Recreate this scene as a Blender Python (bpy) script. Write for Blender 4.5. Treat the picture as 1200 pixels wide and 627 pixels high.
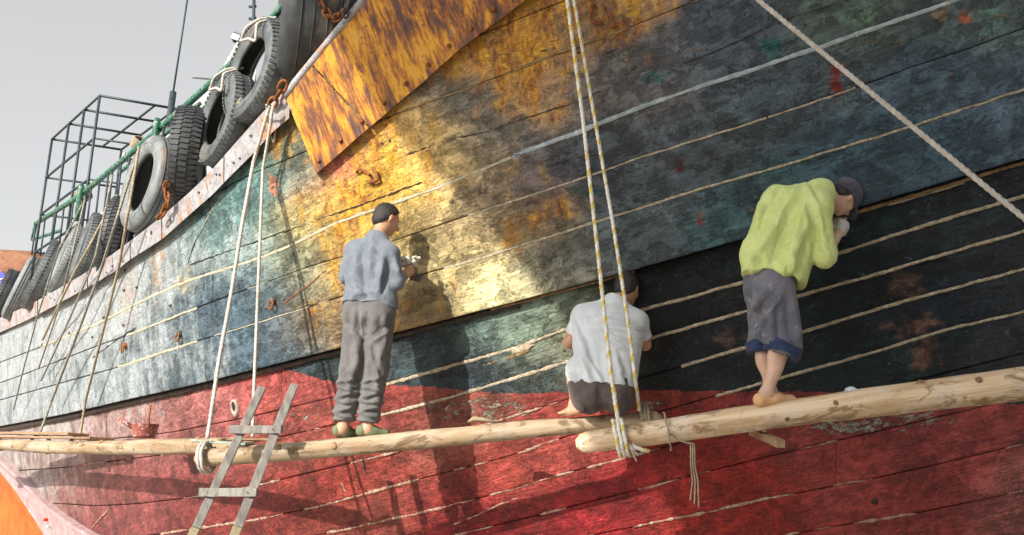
import bpy, bmesh, math, random
import numpy as np
from mathutils import Vector, Matrix

for o in list(bpy.data.objects):
    bpy.data.objects.remove(o)
random.seed(7); rng = np.random.default_rng(7)
scene = bpy.context.scene
col = scene.collection
R = math.radians

# ------------------------------------------------------------------ camera
FPX, CX, CY = 1000.0, 600.0, 313.5          # focal length in photo pixels
PITCH = R(15.0); CAMZ = 1.6
cd = bpy.data.cameras.new('camera'); cam = bpy.data.objects.new('camera', cd); col.objects.link(cam)
cd.sensor_width = 36.0; cd.lens = 36.0*FPX/1200.0; cd.clip_end = 3000; cd.clip_start = 0.05
cam.location = (0, 0, CAMZ); cam.rotation_euler = (R(90)+PITCH, 0, 0)
scene.camera = cam

# ------------------------------------------------------------------ light
SUN_EL = R(25.0); SUN_AZ = math.atan2(-0.58, -0.815)          # sun stands behind and to the left
TO_SUN = np.array([math.sin(SUN_AZ)*math.cos(SUN_EL), math.cos(SUN_AZ)*math.cos(SUN_EL), math.sin(SUN_EL)])
world = bpy.data.worlds.new('World'); scene.world = world; world.use_nodes = True
wn = world.node_tree.nodes; wl = world.node_tree.links; wn.clear()
sky = wn.new('ShaderNodeTexSky'); sky.sky_type = 'NISHITA'; sky.sun_disc = False
sky.sun_elevation = SUN_EL; sky.sun_rotation = SUN_AZ; sky.dust_density = 4.0; sky.air_density = 1.0; sky.ozone_density = 1.0
hs = wn.new('ShaderNodeHueSaturation'); hs.inputs['Saturation'].default_value = 0.10
mx = wn.new('ShaderNodeMix'); mx.data_type = 'RGBA'; mx.inputs['Factor'].default_value = 0.25
mx.inputs[7].default_value = (5.35, 5.30, 5.33, 1)            # even pale cloud veil over the sky
bg = wn.new('ShaderNodeBackground'); bg.inputs['Strength'].default_value = 0.108
wo = wn.new('ShaderNodeOutputWorld')
wl.new(sky.outputs[0], hs.inputs['Color']); wl.new(hs.outputs[0], mx.inputs[6]); wl.new(mx.outputs[2], bg.inputs['Color']); wl.new(bg.outputs[0], wo.inputs['Surface'])
sd = bpy.data.lights.new('sun', 'SUN'); sun = bpy.data.objects.new('sun', sd); col.objects.link(sun)
sd.energy = 3.7; sd.angle = R(0.4); sd.color = (1.0, 0.93, 0.82)
sun.rotation_euler = Vector(TO_SUN).to_track_quat('Z', 'Y').to_euler(); sun.location = (-10, -15, 20)
scene.view_settings.view_transform = 'Standard'; scene.view_settings.look = 'None'
scene.view_settings.exposure = 0.97; scene.view_settings.gamma = 1.0; scene.view_settings.use_curve_mapping = False

# ------------------------------------------------------------------ maths helpers
cp, sp = math.cos(PITCH), math.sin(PITCH)
def ray(u, v):
    dx = (np.asarray(u, float)-CX)/FPX; dy = -(np.asarray(v, float)-CY)/FPX
    return np.stack([dx+0*dy, cp-sp*dy+0*dx, sp+cp*dy+0*dx], -1)
def J(u, v, y):                                   # point on the pixel's ray at world depth y
    d = ray(u, v); t = y/d[..., 1]
    return d*np.asarray(t)[..., None] + np.array([0, 0, CAMZ]) if d.ndim > 1 else d*t + np.array([0, 0, CAMZ])
def to_px(p):
    p = np.asarray(p, float); q = p-np.array([0, 0, CAMZ])
    dep = q[..., 1]*cp+q[..., 2]*sp; up = -q[..., 1]*sp+q[..., 2]*cp
    return CX+FPX*q[..., 0]/dep, CY-FPX*up/dep
# plan curve of the hull: bow quarter at the right, falling away to the left
_px = np.array([-30, -14, -8.6, -6, -3.7, -2, -1, 0, 1.7, 3.5, 6, 12.])
_py = np.array([42, 21.6, 14.4, 11.1, 8.5, 7.2, 6.65, 6.27, 5.82, 5.48, 5.15, 4.7])
_gx = np.linspace(-30, 12, 1681); _gy = np.interp(_gx, _px, _py)
_k = np.ones(49)/49
for _ in range(3):
    _gy = np.convolve(np.pad(_gy, 24, mode='reflect', reflect_type='odd'), _k, 'valid')
_gs = np.gradient(_gy, _gx)
def Yc(x): return np.interp(x, _gx, _gy)
def Ys(x): return np.interp(x, _gx, _gs)
def flare(z):
    w = z-3.0
    return np.where(w > 0, -0.26*w-0.012*w*w, -0.26*w+0.05*w*w)
def hull_pt(u, v, off=0.0):                        # pixel ray meets hull surface pushed outwards by off
    u = np.asarray(u, float); v = np.asarray(v, float); off = np.asarray(off, float)
    d = ray(u, v); lo = np.full(d.shape[:-1], 1.5); hi = np.full(d.shape[:-1], 60.0)
    for _ in range(44):
        t = (lo+hi)/2; p = d*t[..., None]
        s = Ys(p[..., 0]); yy = Yc(p[..., 0])+flare(p[..., 2]+CAMZ)-off*np.sqrt(1+s*s)
        f = p[..., 1]-yy > 0
        hi = np.where(f, t, hi); lo = np.where(f, lo, t)
    p = d*((lo+hi)/2)[..., None]; p[..., 2] += CAMZ
    return p
def hull_n(p):
    s = Ys(p[0]); z = p[2]; e = 0.01
    fz = float((flare(z+e)-flare(z-e))/(2*e))
    n = np.array([s, -1.0, fz]); return n/np.linalg.norm(n)

_perm = rng.integers(0, 1 << 30, 4096)
def _h(ix, iy, iz):
    return (_perm[(ix*73856093 ^ iy*19349663 ^ iz*83492791) & 4095] & 0xFFFFF)/float(0xFFFFF)
def vnoise(p):
    p = np.asarray(p, float); i = np.floor(p).astype(np.int64); f = p-i; f = f*f*(3-2*f)
    x, y, z = i[..., 0], i[..., 1], i[..., 2]; fx, fy, fz = f[..., 0], f[..., 1], f[..., 2]
    def L(a, b, t): return a+(b-a)*t
    return L(L(L(_h(x, y, z), _h(x+1, y, z), fx), L(_h(x, y+1, z), _h(x+1, y+1, z), fx), fy),
             L(L(_h(x, y, z+1), _h(x+1, y, z+1), fx), L(_h(x, y+1, z+1), _h(x+1, y+1, z+1), fx), fy), fz)
def fbm(p, o=3):
    s = 0; a = 1; t = 0
    for k in range(o):
        s = s+a*vnoise(np.asarray(p)*2**k+17.3*k); t += a; a *= 0.5
    return s/t

# ------------------------------------------------------------------ object helpers
def link(name, me, mat=None, parent=None):
    o = bpy.data.objects.new(name, me); col.objects.link(o)
    if mat is not None and me is not None and not me.materials: me.materials.append(mat)
    if parent is not None: o.parent = parent
    return o
def mesh_obj(name, v, f, mat=None, parent=None, smooth=True):
    me = bpy.data.meshes.new(name); me.from_pydata([tuple(map(float, a)) for a in v], [], [tuple(map(int, q)) for q in f])
    me.update()
    if smooth: me.polygons.foreach_set('use_smooth', [True]*len(me.polygons))
    return link(name, me, mat, parent)
def tag(o, label, cat, group=None, kind=None):
    if label: o['label'] = label
    if cat: o['category'] = cat
    if group: o['group'] = group
    if kind: o['kind'] = kind
    return o
def empty(name, loc=(0, 0, 0)):
    o = bpy.data.objects.new(name, None); col.objects.link(o); o.empty_display_size = 0.1; return o
def smooth_path(pts, n, it=0):
    pts = np.asarray(pts, float); L = np.r_[0, np.cumsum(np.linalg.norm(np.diff(pts, axis=0), axis=1))]
    s = np.linspace(0, L[-1], n); q = np.stack([np.interp(s, L, pts[:, k]) for k in range(pts.shape[1])], 1)
    for _ in range(it): q[1:-1] = (q[:-2]+q[1:-1]*2+q[2:])/4
    return q
def frames(q):
    t = np.gradient(q, axis=0); t /= np.linalg.norm(t, axis=1)[:, None]+1e-9
    a = np.array([0, 0, 1.0]) if abs(t[0, 2]) < 0.9 else np.array([1.0, 0, 0])
    n = np.zeros_like(q); n[0] = np.cross(t[0], a); n[0] /= np.linalg.norm(n[0])
    for i in range(1, len(q)):
        k = n[i-1]-t[i]*np.dot(n[i-1], t[i]); n[i] = k/(np.linalg.norm(k)+1e-9)
    return t, n, np.cross(t, n)
def tube_data(q, r, sides=8, twist=0.0, lobes=0, amp=0.0, cap=True, flat=1.0):
    q = np.asarray(q, float); N = len(q); r = np.broadcast_to(np.asarray(r, float), (N,))
    t, n, b = frames(q); th = np.linspace(0, 2*math.pi, sides, endpoint=False)
    L = np.r_[0, np.cumsum(np.linalg.norm(np.diff(q, axis=0), axis=1))]
    rr = r[:, None]*(1+amp*np.cos(lobes*(th[None]-twist*L[:, None])))
    V = q[:, None]+n[:, None]*(rr*np.cos(th))[..., None]+b[:, None]*(rr*np.sin(th)*flat)[..., None]
    V = V.reshape(-1, 3); F = []
    for i in range(N-1):
        for k in range(sides):
            k2 = (k+1) % sides; F.append((i*sides+k, i*sides+k2, (i+1)*sides+k2, (i+1)*sides+k))
    if cap:
        F.append(tuple(range(sides))[::-1]); F.append(tuple((N-1)*sides+k for k in range(sides)))
    return V, F
def tube(name, q, r, mat, parent=None, **k):
    V, F = tube_data(q, r, **k); return mesh_obj(name, V, F, mat, parent)
def rope(name, pts, r, mat, parent=None, it=6, seg=None):
    pts = np.asarray(pts, float); L = np.linalg.norm(np.diff(pts, axis=0), axis=1).sum()
    n = seg or int(min(700, max(12, L/(r*1.3))))
    q = smooth_path(pts, n, it)
    tw = 2*math.pi/(r*9); o = tube(name, q, r, mat, parent, sides=12, twist=tw, lobes=3, amp=0.20)
    if mat.name.startswith('white_yellow'):                      # one coloured strand laid into the rope
        o.data.materials.append(M['strand_yellow']); Lq = np.r_[0, np.cumsum(np.linalg.norm(np.diff(q, axis=0), axis=1))]
        show = fbm(np.stack([Lq*1.1, Lq*0+r*900, Lq*0], 1), 2)
        for i in range(n-1):
            for k in range(12):
                if math.floor(((k+.5)*math.pi/6-tw*(Lq[i]+Lq[i+1])/2)/(2*math.pi/3)) % 3 == 0 and show[i] > .5: o.data.polygons[i*12+k].material_index = 1
    return o
def box_data(c, half, rot=None):
    c = np.asarray(c, float); half = np.asarray(half, float)
    s = np.array([[x, y, z] for x in (-1, 1) for y in (-1, 1) for z in (-1, 1)], float)*half
    if rot is not None: s = s @ np.asarray(rot).T
    return s+c, [(0, 1, 3, 2), (4, 6, 7, 5), (0, 4, 5, 1), (2, 3, 7, 6), (0, 2, 6, 4), (1, 5, 7, 3)]
def bevel(o, w=0.004, seg=2):
    m = o.modifiers.new('bevel', 'BEVEL'); m.width = w; m.segments = seg; m.limit_method = 'ANGLE'; return o
def beam(name, a, b, w, h, mat, parent=None, up=(0, 0, 1), bev=0.004, n=8, wob=0.0):
    a = np.asarray(a, float); b = np.asarray(b, float); t = (b-a)/np.linalg.norm(b-a)
    up = np.asarray(up, float); s = np.cross(t, up); s /= np.linalg.norm(s); up = np.cross(s, t)
    V = []; F = []
    for i in range(n+1):
        c = a+(b-a)*i/n
        j = (rng.random(8)-.5)*wob
        for k, (x, y) in enumerate(((-1, -1), (1, -1), (1, 1), (-1, 1))):
            V.append(c+s*(x*w/2+j[k])+up*(y*h/2+j[k+4]))
    for i in range(n):
        for k in range(4): F.append((i*4+k, i*4+(k+1) % 4, i*4+4+(k+1) % 4, i*4+4+k))
    F.append((3, 2, 1, 0)); F.append((n*4, n*4+1, n*4+2, n*4+3))
    o = mesh_obj(name, V, F, mat, parent, smooth=False)
    if bev: bevel(o, bev, 2)
    return o

# ------------------------------------------------------------------ material helpers
class NT:
    def __init__(s, name):
        s.m = bpy.data.materials.new(name); s.m.use_nodes = True; s.t = s.m.node_tree; s.t.nodes.clear()
        s.out = s.t.nodes.new('ShaderNodeOutputMaterial'); s.b = s.t.nodes.new('ShaderNodeBsdfPrincipled')
        s.t.links.new(s.b.outputs[0], s.out.inputs[0]); s.tc = s.t.nodes.new('ShaderNodeTexCoord').outputs['Object']
    def put(s, sock, v):
        if isinstance(v, bpy.types.NodeSocket): s.t.links.new(v, sock)
        elif isinstance(v, (tuple, list)) and len(v) == 3 and sock.type == 'RGBA': sock.default_value = (*v, 1)
        else: sock.default_value = v
    def map(s, scale=(1, 1, 1), rot=(0, 0, 0), vec=None):
        n = s.t.nodes.new('ShaderNodeMapping'); n.inputs['Scale'].default_value = scale; n.inputs['Rotation'].default_value = rot
        s.t.links.new(vec or s.tc, n.inputs[0]); return n.outputs[0]
    def noise(s, scale, detail=6, rough=0.6, vec=None, dist=0.0, lac=2.0):
        n = s.t.nodes.new('ShaderNodeTexNoise'); n.inputs['Scale'].default_value = scale; n.inputs['Detail'].default_value = detail
        n.inputs['Roughness'].default_value = rough; n.inputs['Distortion'].default_value = dist; n.inputs['Lacunarity'].default_value = lac
        s.t.links.new(vec or s.tc, n.inputs['Vector']); return n.outputs[0]
    def vor(s, scale, vec=None, feature='F1', rand=1.0):
        n = s.t.nodes.new('ShaderNodeTexVoronoi'); n.inputs['Scale'].default_value = scale; n.feature = feature; n.inputs['Randomness'].default_value = rand
        s.t.links.new(vec or s.tc, n.inputs['Vector']); return n.outputs['Distance']
    def wave(s, scale, dist=3, detail=3, vec=None, dire='X'):
        n = s.t.nodes.new('ShaderNodeTexWave'); n.inputs['Scale'].default_value = scale; n.inputs['Distortion'].default_value = dist; n.inputs['Detail'].default_value = detail
        n.bands_direction = dire; s.t.links.new(vec or s.tc, n.inputs['Vector']); return n.outputs['Fac']
    def math(s, op, a, b=0.0, c=0.0):
        n = s.t.nodes.new('ShaderNodeMath'); n.operation = op
        for k, v in enumerate((a, b, c)): s.put(n.inputs[k], v)
        return n.outputs[0]
    def mr(s, v, a, b, c=0.0, d=1.0, smooth=True):
        n = s.t.nodes.new('ShaderNodeMapRange'); n.interpolation_type = 'SMOOTHSTEP' if smooth else 'LINEAR'
        for k, x in enumerate((v, a, b, c, d)): s.put(n.inputs[k], x)
        return n.outputs[0]
    def mix(s, f, a, b, blend='MIX'):
        n = s.t.nodes.new('ShaderNodeMix'); n.data_type = 'RGBA'; n.blend_type = blend
        s.put(n.inputs[0], f); s.put(n.inputs[6], a); s.put(n.inputs[7], b); return n.outputs[2]
    def gain(s, c, f):                              # colour times scalar
        n = s.t.nodes.new('ShaderNodeVectorMath'); n.operation = 'SCALE'; s.put(n.inputs[0], c); s.put(n.inputs['Scale'], f); return n.outputs[0]
    def ramp(s, f, stops):
        n = s.t.nodes.new('ShaderNodeValToRGB'); e = n.color_ramp.elements
        while len(e) < len(stops): e.new(0.5)
        for k, (p, c) in enumerate(stops): e[k].position = p; e[k].color = (*c, 1)
        s.put(n.inputs[0], f); return n.outputs[0]
    def attr(s, name):
        n = s.t.nodes.new('ShaderNodeAttribute'); n.attribute_name = name; return n
    def bump(s, h, strength=0.5, dist=0.01, normal=None):
        n = s.t.nodes.new('ShaderNodeBump'); n.inputs['Strength'].default_value = strength; n.inputs['Distance'].default_value = dist
        s.put(n.inputs['Height'], h)
        if normal is not None: s.t.links.new(normal, n.inputs['Normal'])
        return n.outputs[0]
    def done(s, colr, rough=0.6, normal=None, metal=0.0, spec=0.5):
        s.put(s.b.inputs['Base Color'], colr); s.put(s.b.inputs['Roughness'], rough); s.put(s.b.inputs['Metallic'], metal)
        s.put(s.b.inputs['Specular IOR Level'], spec)
        if normal is not None: s.t.links.new(normal, s.b.inputs['Normal'])
        return s.m
def simple(name, c1, c2, scale=12, rough=0.7, bscale=40, bstr=0.4, bdist=0.004, spec=0.4, stretch=(1, 1, 1), c3=None, th=(0.58, 0.66), sheen=0.0):
    m = NT(name); v = m.map(stretch); n = m.noise(scale, 7, 0.62, v); f = m.mr(n, 0.33, 0.68)
    c = m.mix(f, c1, c2)
    if c3 is not None: c = m.mix(m.mr(m.noise(scale*1.7, 8, 0.7, v, 0.4), th[0], th[1]), c, c3)
    if sheen: m.b.inputs['Sheen Weight'].default_value = sheen
    return m.done(c, rough, m.bump(m.noise(bscale, 5, 0.65, v), bstr, bdist), 0.0, spec)
# ------------------------------------------------------------------ materials
def hull_material():
    m = NT('weathered_hull_paint')
    A = m.attr('paint').outputs['Color']; B = m.attr('bottom_paint').outputs['Color']; W = m.attr('wear')
    sep = m.t.nodes.new('ShaderNodeSeparateColor'); m.t.links.new(W.outputs['Color'], sep.inputs[0])
    rust, chalk, chip = sep.outputs[0], sep.outputs[1], sep.outputs[2]; wline = W.outputs['Alpha']
    along = m.map((1, 1, 1), (0, R(15), 0))                      # follows the run of the planks
    grainv = m.map((2.2, 2.2, 26), vec=along)
    drip = m.noise(1.0, 7, 0.65, m.map((9, 9, 1.1)), 0.5)
    blot = m.noise(2.6, 9, 0.62, None, 0.6); med = m.noise(11, 9, 0.68, None, 0.4); fine = m.noise(48, 6, 0.7)
    grain = m.noise(1.0, 8, 0.7, grainv, 0.3); lumps = m.noise(20, 4, 0.55)
    brush = m.noise(1.0, 6, 0.65, m.map((5, 5, 40), vec=along), 0.8)
    wl_ = m.mr(m.math('ADD', wline, m.math('MULTIPLY', m.math('SUBTRACT', med, 0.5), 0.5)), 0.47, 0.53)
    base = m.mix(wl_, A, B)
    base = m.gain(base, m.mr(blot, 0.28, 0.72, 0.42, 1.55, False)); base = m.gain(base, m.mr(med, 0.28, 0.72, 0.58, 1.42, False))
    base = m.gain(base, m.mr(grain, 0.3, 0.7, 0.72, 1.28, False))
    # blue-green and brown undercoats showing in patches
    base = m.mix(m.math('MULTIPLY', m.mr(m.noise(4.2, 8, 0.7, None, 1.0), 0.56, 0.70), m.mr(wl_, 0, 1, 0.45, 0.0)), base, m.gain(m.mix(0.65, base, (0.03, 0.11, 0.13)), 0.9))
    base = m.mix(m.math('MULTIPLY', m.mr(m.noise(5.3, 9, 0.72, None, 0.8), 0.59, 0.69), 0.30), base, m.mix(0.6, base, (0.17, 0.075, 0.035)))
    # flaked coats with crisp edges
    fl1 = m.mr(m.noise(5.0, 12, 0.74, m.map((1, 1, 1.5), vec=along), 0.5), 0.515, 0.53); fl2 = m.mr(m.noise(12, 12, 0.76, m.map((1, 1, 1.4), vec=along), 0.6), 0.575, 0.59); fl3 = m.mr(m.noise(7.5, 12, 0.76, None, 0.9), 0.60, 0.612)
    keep = m.math('MULTIPLY', m.mr(chalk, 0.1, 0.8, 1.0, 0.3), m.math('MULTIPLY', m.mr(wl_, 0, 1, 1.0, 0.6), m.mr(rust, 0.1, 0.6, 1.0, 0.65)))
    fl1 = m.math('MULTIPLY', fl1, keep); fl2 = m.math('MULTIPLY', fl2, keep); fl3 = m.math('MULTIPLY', fl3, keep)
    base = m.mix(m.math('MULTIPLY', fl1, 0.8), base, m.gain(base, 0.50))
    base = m.mix(m.math('MULTIPLY', fl2, 0.7), base, m.gain(m.mix(0.12, base, (0.22, 0.24, 0.23)), 1.5))
    base = m.mix(m.math('MULTIPLY', fl3, 0.65), base, m.mix(0.5, m.gain(base, 0.5), (0.02, 0.055, 0.06)))
    # rust runs
    rsum = m.math('ADD', m.math('ADD', m.math('MULTIPLY', drip, 0.55), m.math('MULTIPLY', med, 0.45)), m.math('MULTIPLY', rust, 0.42))
    rm = m.mr(rsum, 0.66, 0.84); rm = m.math('MULTIPLY', rm, m.mr(rust, 0.02, 0.25))
    rc = m.ramp(m.noise(7.5, 9, 0.72, m.map((1.6, 1.6, 0.6)), 0.7), [(0.32, (0.045, 0.02, 0.014)), (0.41, (0.20, 0.065, 0.018)), (0.49, (0.50, 0.20, 0.02)), (0.58, (0.66, 0.38, 0.035))])
    base = m.mix(m.math('MULTIPLY', rm, 0.85), base, rc)
    # chalked, bleached paint in vertical runs
    cs = m.math('ADD', m.math('ADD', m.math('MULTIPLY', m.noise(1.0, 8, 0.68, m.map((11, 11, 1.6)), 0.4), 0.6), m.math('MULTIPLY', blot, 0.4)), m.math('MULTIPLY', chalk, 0.30))
    base = m.mix(m.math('MULTIPLY', m.mr(cs, 0.58, 0.80), m.mr(chalk, 0.03, 0.5, 0, 0.82)), base, (0.39, 0.425, 0.44))
    # dark grime and flaked pits, then pale chips
    base = m.mix(m.math('MULTIPLY', m.mr(m.noise(16, 9, 0.75, m.map((1, 1, 0.7)), 0.9), 0.60, 0.68), 0.62), base, m.gain(base, 0.22))
    dash = m.noise(1.0, 5, 0.7, m.map((9, 9, 60), vec=along), 1.4)
    base = m.mix(m.math('MULTIPLY', m.mr(dash, 0.64, 0.69), 0.75), base, m.gain(base, 0.15))
    base = m.mix(m.math('MULTIPLY', m.mr(dash, 0.30, 0.35, 1.0, 0.0), 0.45), base, m.mix(0.25, m.gain(base, 1.8), (0.30, 0.31, 0.30)))
    chn = m.math('ADD', m.noise(17, 11, 0.78, m.map((0.8, 0.8, 1.8), vec=along), 0.9), m.math('MULTIPLY', chip, 0.20))
    base = m.mix(m.math('MULTIPLY', m.mr(chn, 0.685, 0.715), 0.8), base, m.ramp(m.noise(9, 4), [(0.4, (0.30, 0.25, 0.15)), (0.5, (0.22, 0.30, 0.24)), (0.6, (0.44, 0.44, 0.37))]))
    base = m.mix(m.math('MULTIPLY', m.mr(m.noise(75, 3, 0.6), 0.705, 0.735), 0.7), base, (0.62, 0.58, 0.50))
    h = m.math('ADD', m.math('MULTIPLY', lumps, 0.55), m.math('MULTIPLY', med, 0.9)); h = m.math('ADD', h, m.math('MULTIPLY', fine, 0.32)); h = m.math('ADD', h, m.math('MULTIPLY', brush, 0.6)); h = m.math('SUBTRACT', h, m.math('MULTIPLY', m.mr(dash, 0.62, 0.69), 0.5))
    h = m.math('ADD', h, m.math('ADD', m.math('MULTIPLY', fl2, 0.35), m.math('MULTIPLY', m.math('ADD', fl1, fl3), -0.28)))
    h = m.math('SUBTRACT', h, m.math('MULTIPLY', m.mr(chn, 0.66, 0.70), 0.35))
    rough = m.math('ADD', m.mr(med, 0.3, 0.7, 0.36, 0.64, False), m.math('MULTIPLY', rm, 0.25))
    return m.done(base, rough, m.bump(h, 1.0, 0.034), 0, 0.32)
def rust_plate_material():
    m = NT('rusted_steel_plate')
    a = m.map((1, 1, 1), (0, R(16), 0)); v = m.map((13, 13, 1.3), vec=a)
    s1 = m.noise(1.0, 9, 0.7, v, 0.5); s2 = m.noise(1.0, 8, 0.7, m.map((30, 30, 2.4), vec=a), 0.4); med = m.noise(9, 9, 0.72, None, 0.6); blot = m.noise(2.2, 6, 0.6)
    f = m.math('ADD', m.math('MULTIPLY', s1, 0.5), m.math('ADD', m.math('MULTIPLY', s2, 0.25), m.math('MULTIPLY', blot, 0.25)))
    c = m.ramp(f, [(0.40, (0.055, 0.034, 0.036)), (0.46, (0.14, 0.06, 0.032)), (0.50, (0.34, 0.125, 0.022)), (0.55, (0.58, 0.29, 0.022)), (0.62, (0.46, 0.27, 0.08))])
    c = m.mix(m.math('MULTIPLY', m.mr(m.noise(26, 6, 0.7, None, 0.5), 0.58, 0.64), 0.75), c, (0.10, 0.05, 0.045))
    c = m.mix(m.math('MULTIPLY', m.mr(med, 0.60, 0.68), 0.7), c, (0.17, 0.13, 0.14))
    c = m.mix(m.math('MULTIPLY', m.mr(m.noise(1.0, 7, 0.7, m.map((20, 20, 1.0), vec=a), 0.4), 0.6, 0.68), 0.6), c, (0.33, 0.06, 0.015))
    return m.done(c, 0.72, m.bump(m.math('ADD', m.math('MULTIPLY', med, 0.8), m.noise(60, 5, 0.7)), 0.7, 0.012), 0.0, 0.35)
def rail_material():
    m = NT('rusty_pale_rail'); med = m.noise(10, 8, 0.7, None, 0.5)
    c = m.mix(m.mr(med, 0.35, 0.65), (0.34, 0.335, 0.355), (0.21, 0.20, 0.205))
    d = m.noise(1.0, 7, 0.7, m.map((7, 7, 1.2)), 0.4)
    c = m.mix(m.math('MULTIPLY', m.mr(d, 0.52, 0.62), 0.85), c, m.ramp(med, [(0.4, (0.17, 0.06, 0.025)), (0.6, (0.48, 0.20, 0.05))]))
    c = m.mix(m.math('MULTIPLY', m.mr(m.noise(22, 8, 0.75), 0.57, 0.63), 0.8), c, (0.11, 0.075, 0.06))
    return m.done(c, 0.6, m.bump(m.math('ADD', med, m.noise(45, 5)), 0.6, 0.008), 0, 0.4)
def log_material(name, gn):
    m = NT(name); 
    v = m.map((1.0, 14, 14)); g = m.noise(1.0, 9, 0.68, v, 0.6); med = m.noise(5, 8, 0.65, None, 0.5)
    c = m.ramp(g, [(0.30, (0.24, 0.15, 0.08)), (0.46, (0.42, 0.30, 0.18)), (0.62, (0.58, 0.46, 0.32))])
    c = m.mix(m.math('MULTIPLY', m.mr(med, 0.5, 0.7), 0.7), c, (0.50, 0.45, 0.39))
    c = m.mix(m.math('MULTIPLY', m.mr(m.noise(1.0, 9, 0.75, m.map((4, 9, 9)), 0.8), 0.53, 0.62), 0.85), c, (0.17, 0.105, 0.055))
    c = m.mix(m.math('MULTIPLY', m.mr(m.noise(1.0, 6, 0.7, m.map((5, 45, 45)), 0.5), 0.64, 0.68), 0.9), c, (0.05, 0.03, 0.02))
    c = m.gain(c, gn); knot = m.vor(4.5, m.map((1, 1, 1)))
    c = m.mix(m.mr(knot, 0.05, 0.09, 0.85, 0.0), c, (0.10, 0.05, 0.025))
    return m.done(c, 0.72, m.bump(m.math('ADD', m.math('MULTIPLY', g, 0.7), med), 0.7, 0.012), 0, 0.3)
def rubber_material(name, c1, c2, rustamt=0.0):
    m = NT(name); n = m.noise(7, 8, 0.68, None, 0.5); c = m.mix(m.mr(n, 0.35, 0.68), c1, c2)
    c = m.mix(m.math('MULTIPLY', m.mr(m.noise(3.3, 8, 0.7, m.map((1, 1, 0.4)), 0.6), 0.54, 0.68), 0.45+rustamt), c, m.mix(m.noise(12, 5), (0.34, 0.33, 0.30), (0.28, 0.12, 0.05)))
    return m.done(c, m.mr(n, 0.3, 0.7, 0.42, 0.75, False), m.bump(m.noise(55, 5, 0.7), 0.4, 0.005), 0, 0.45)
def rope_material(name, c1, c2, yellow=False):
    m = NT(name); n = m.noise(22, 6, 0.7); c = m.mix(m.mr(n, 0.35, 0.65), c1, c2)
    if yellow:
        c = m.mix(m.mr(m.noise(1.0, 3, 0.5, m.map((4, 4, 5))), 0.52, 0.56), c, (0.72, 0.52, 0.05))
    c = m.mix(m.math('MULTIPLY', m.mr(m.noise(6, 6, 0.7), 0.56, 0.7), 0.5), c, (0.22, 0.18, 0.13))
    return m.done(c, 0.85, m.bump(m.noise(160, 3), 0.6, 0.003), 0, 0.2)
def cloth_material(name, c1, c2, stain=None, weave=420, fold=0.5, sc=7, stth=(0.58, 0.68)):
    m = NT(name); n = m.noise(sc, 7, 0.6, None, 0.5); c = m.mix(m.mr(n, 0.32, 0.7), c1, c2)
    if stain is not None:
        c = m.mix(m.math('MULTIPLY', m.mr(m.noise(11, 8, 0.7, None, 0.6), stth[0], stth[1]), 0.75), c, stain)
    f = m.noise(13, 5, 0.55, m.map((1, 1, 0.75)), 1.2)
    ridg = m.math('ABSOLUTE', m.math('SUBTRACT', f, 0.5))
    nb = m.bump(m.math('ADD', m.math('MULTIPLY', ridg, -2.0), m.math('MULTIPLY', m.noise(weave, 2), 0.10)), fold, 0.02)
    m.b.inputs['Sheen Weight'].default_value = 0.12
    return m.done(c, 0.9, nb, 0, 0.15)
def skin_material(name, c1, c2):
    m = NT(name); n = m.noise(16, 6, 0.6); c = m.mix(m.mr(n, 0.3, 0.7), c1, c2)
    m.b.inputs['Subsurface Weight'].default_value = 0.08; m.b.inputs['Subsurface Radius'].default_value = (0.02, 0.008, 0.004)
    return m.done(c, 0.5, m.bump(m.noise(130, 4), 0.25, 0.002), 0, 0.4)

M = {}
M['hull'] = hull_material(); M['plate'] = rust_plate_material(); M['rail'] = rail_material(); M['log'] = log_material('stripped_log', .66); M['log_lifted'] = log_material('shade_lifted_log', 1.25)  # one log wood: darker copy for the sunlit logs, lighter for the shaded one
M['core'] = simple('hull_core_timber', (0.02, 0.016, 0.013), (0.045, 0.03, 0.02))
M['caulk'] = simple('cream_caulking', (0.42, 0.365, 0.27), (0.25, 0.20, 0.135), 26, 0.95, 70, 1.0, 0.012, 0.1, c3=(0.58, 0.53, 0.43), th=(.56, .62))
M['caulk_pale'] = simple('pale_caulking', (0.42, 0.39, 0.30), (0.30, 0.27, 0.19), 18, 0.9, 60, 0.9, 0.01, 0.15, c3=(0.52, 0.50, 0.44))
M['caulk_white'] = simple('white_seam_batten', (0.36, 0.40, 0.42), (0.20, 0.24, 0.26), 9, 0.75, 40, 0.7, 0.01, 0.3, c3=(0.52, 0.53, 0.50), stretch=(1, 1, 1))
M['caulk_red'] = simple('chipped_red_seam', (0.36, 0.29, 0.22), (0.24, 0.07, 0.055), 24, 0.9, 60, 0.9, 0.012, 0.15, c3=(0.56, 0.50, 0.40))
M['caulk_brown'] = simple('brown_seam', (0.16, 0.10, 0.05), (0.30, 0.20, 0.10), 14, 0.9, 60, 0.9, 0.01, 0.15, c3=(0.40, 0.30, 0.16))
M['crack'] = simple('tarred_crack', (0.012, 0.010, 0.009), (0.05, 0.03, 0.02), 20)
M['rust'] = simple('rusted_iron', (0.10, 0.035, 0.018), (0.30, 0.11, 0.03), 30, 0.85, 90, 0.8, 0.004, 0.3, c3=(0.42, 0.19, 0.05))
M['iron'] = simple('dark_iron', (0.035, 0.033, 0.034), (0.10, 0.085, 0.075), 25, 0.6, 80, 0.6, 0.004, 0.5, c3=(0.22, 0.10, 0.05), th=(0.62, 0.7))
M['cage'] = simple('cage_steel', (0.018, 0.030, 0.038), (0.035, 0.055, 0.065), 25, 0.55, 80, 0.4, 0.003, 0.5, c3=(0.12, 0.06, 0.03), th=(0.64, 0.7))
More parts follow.
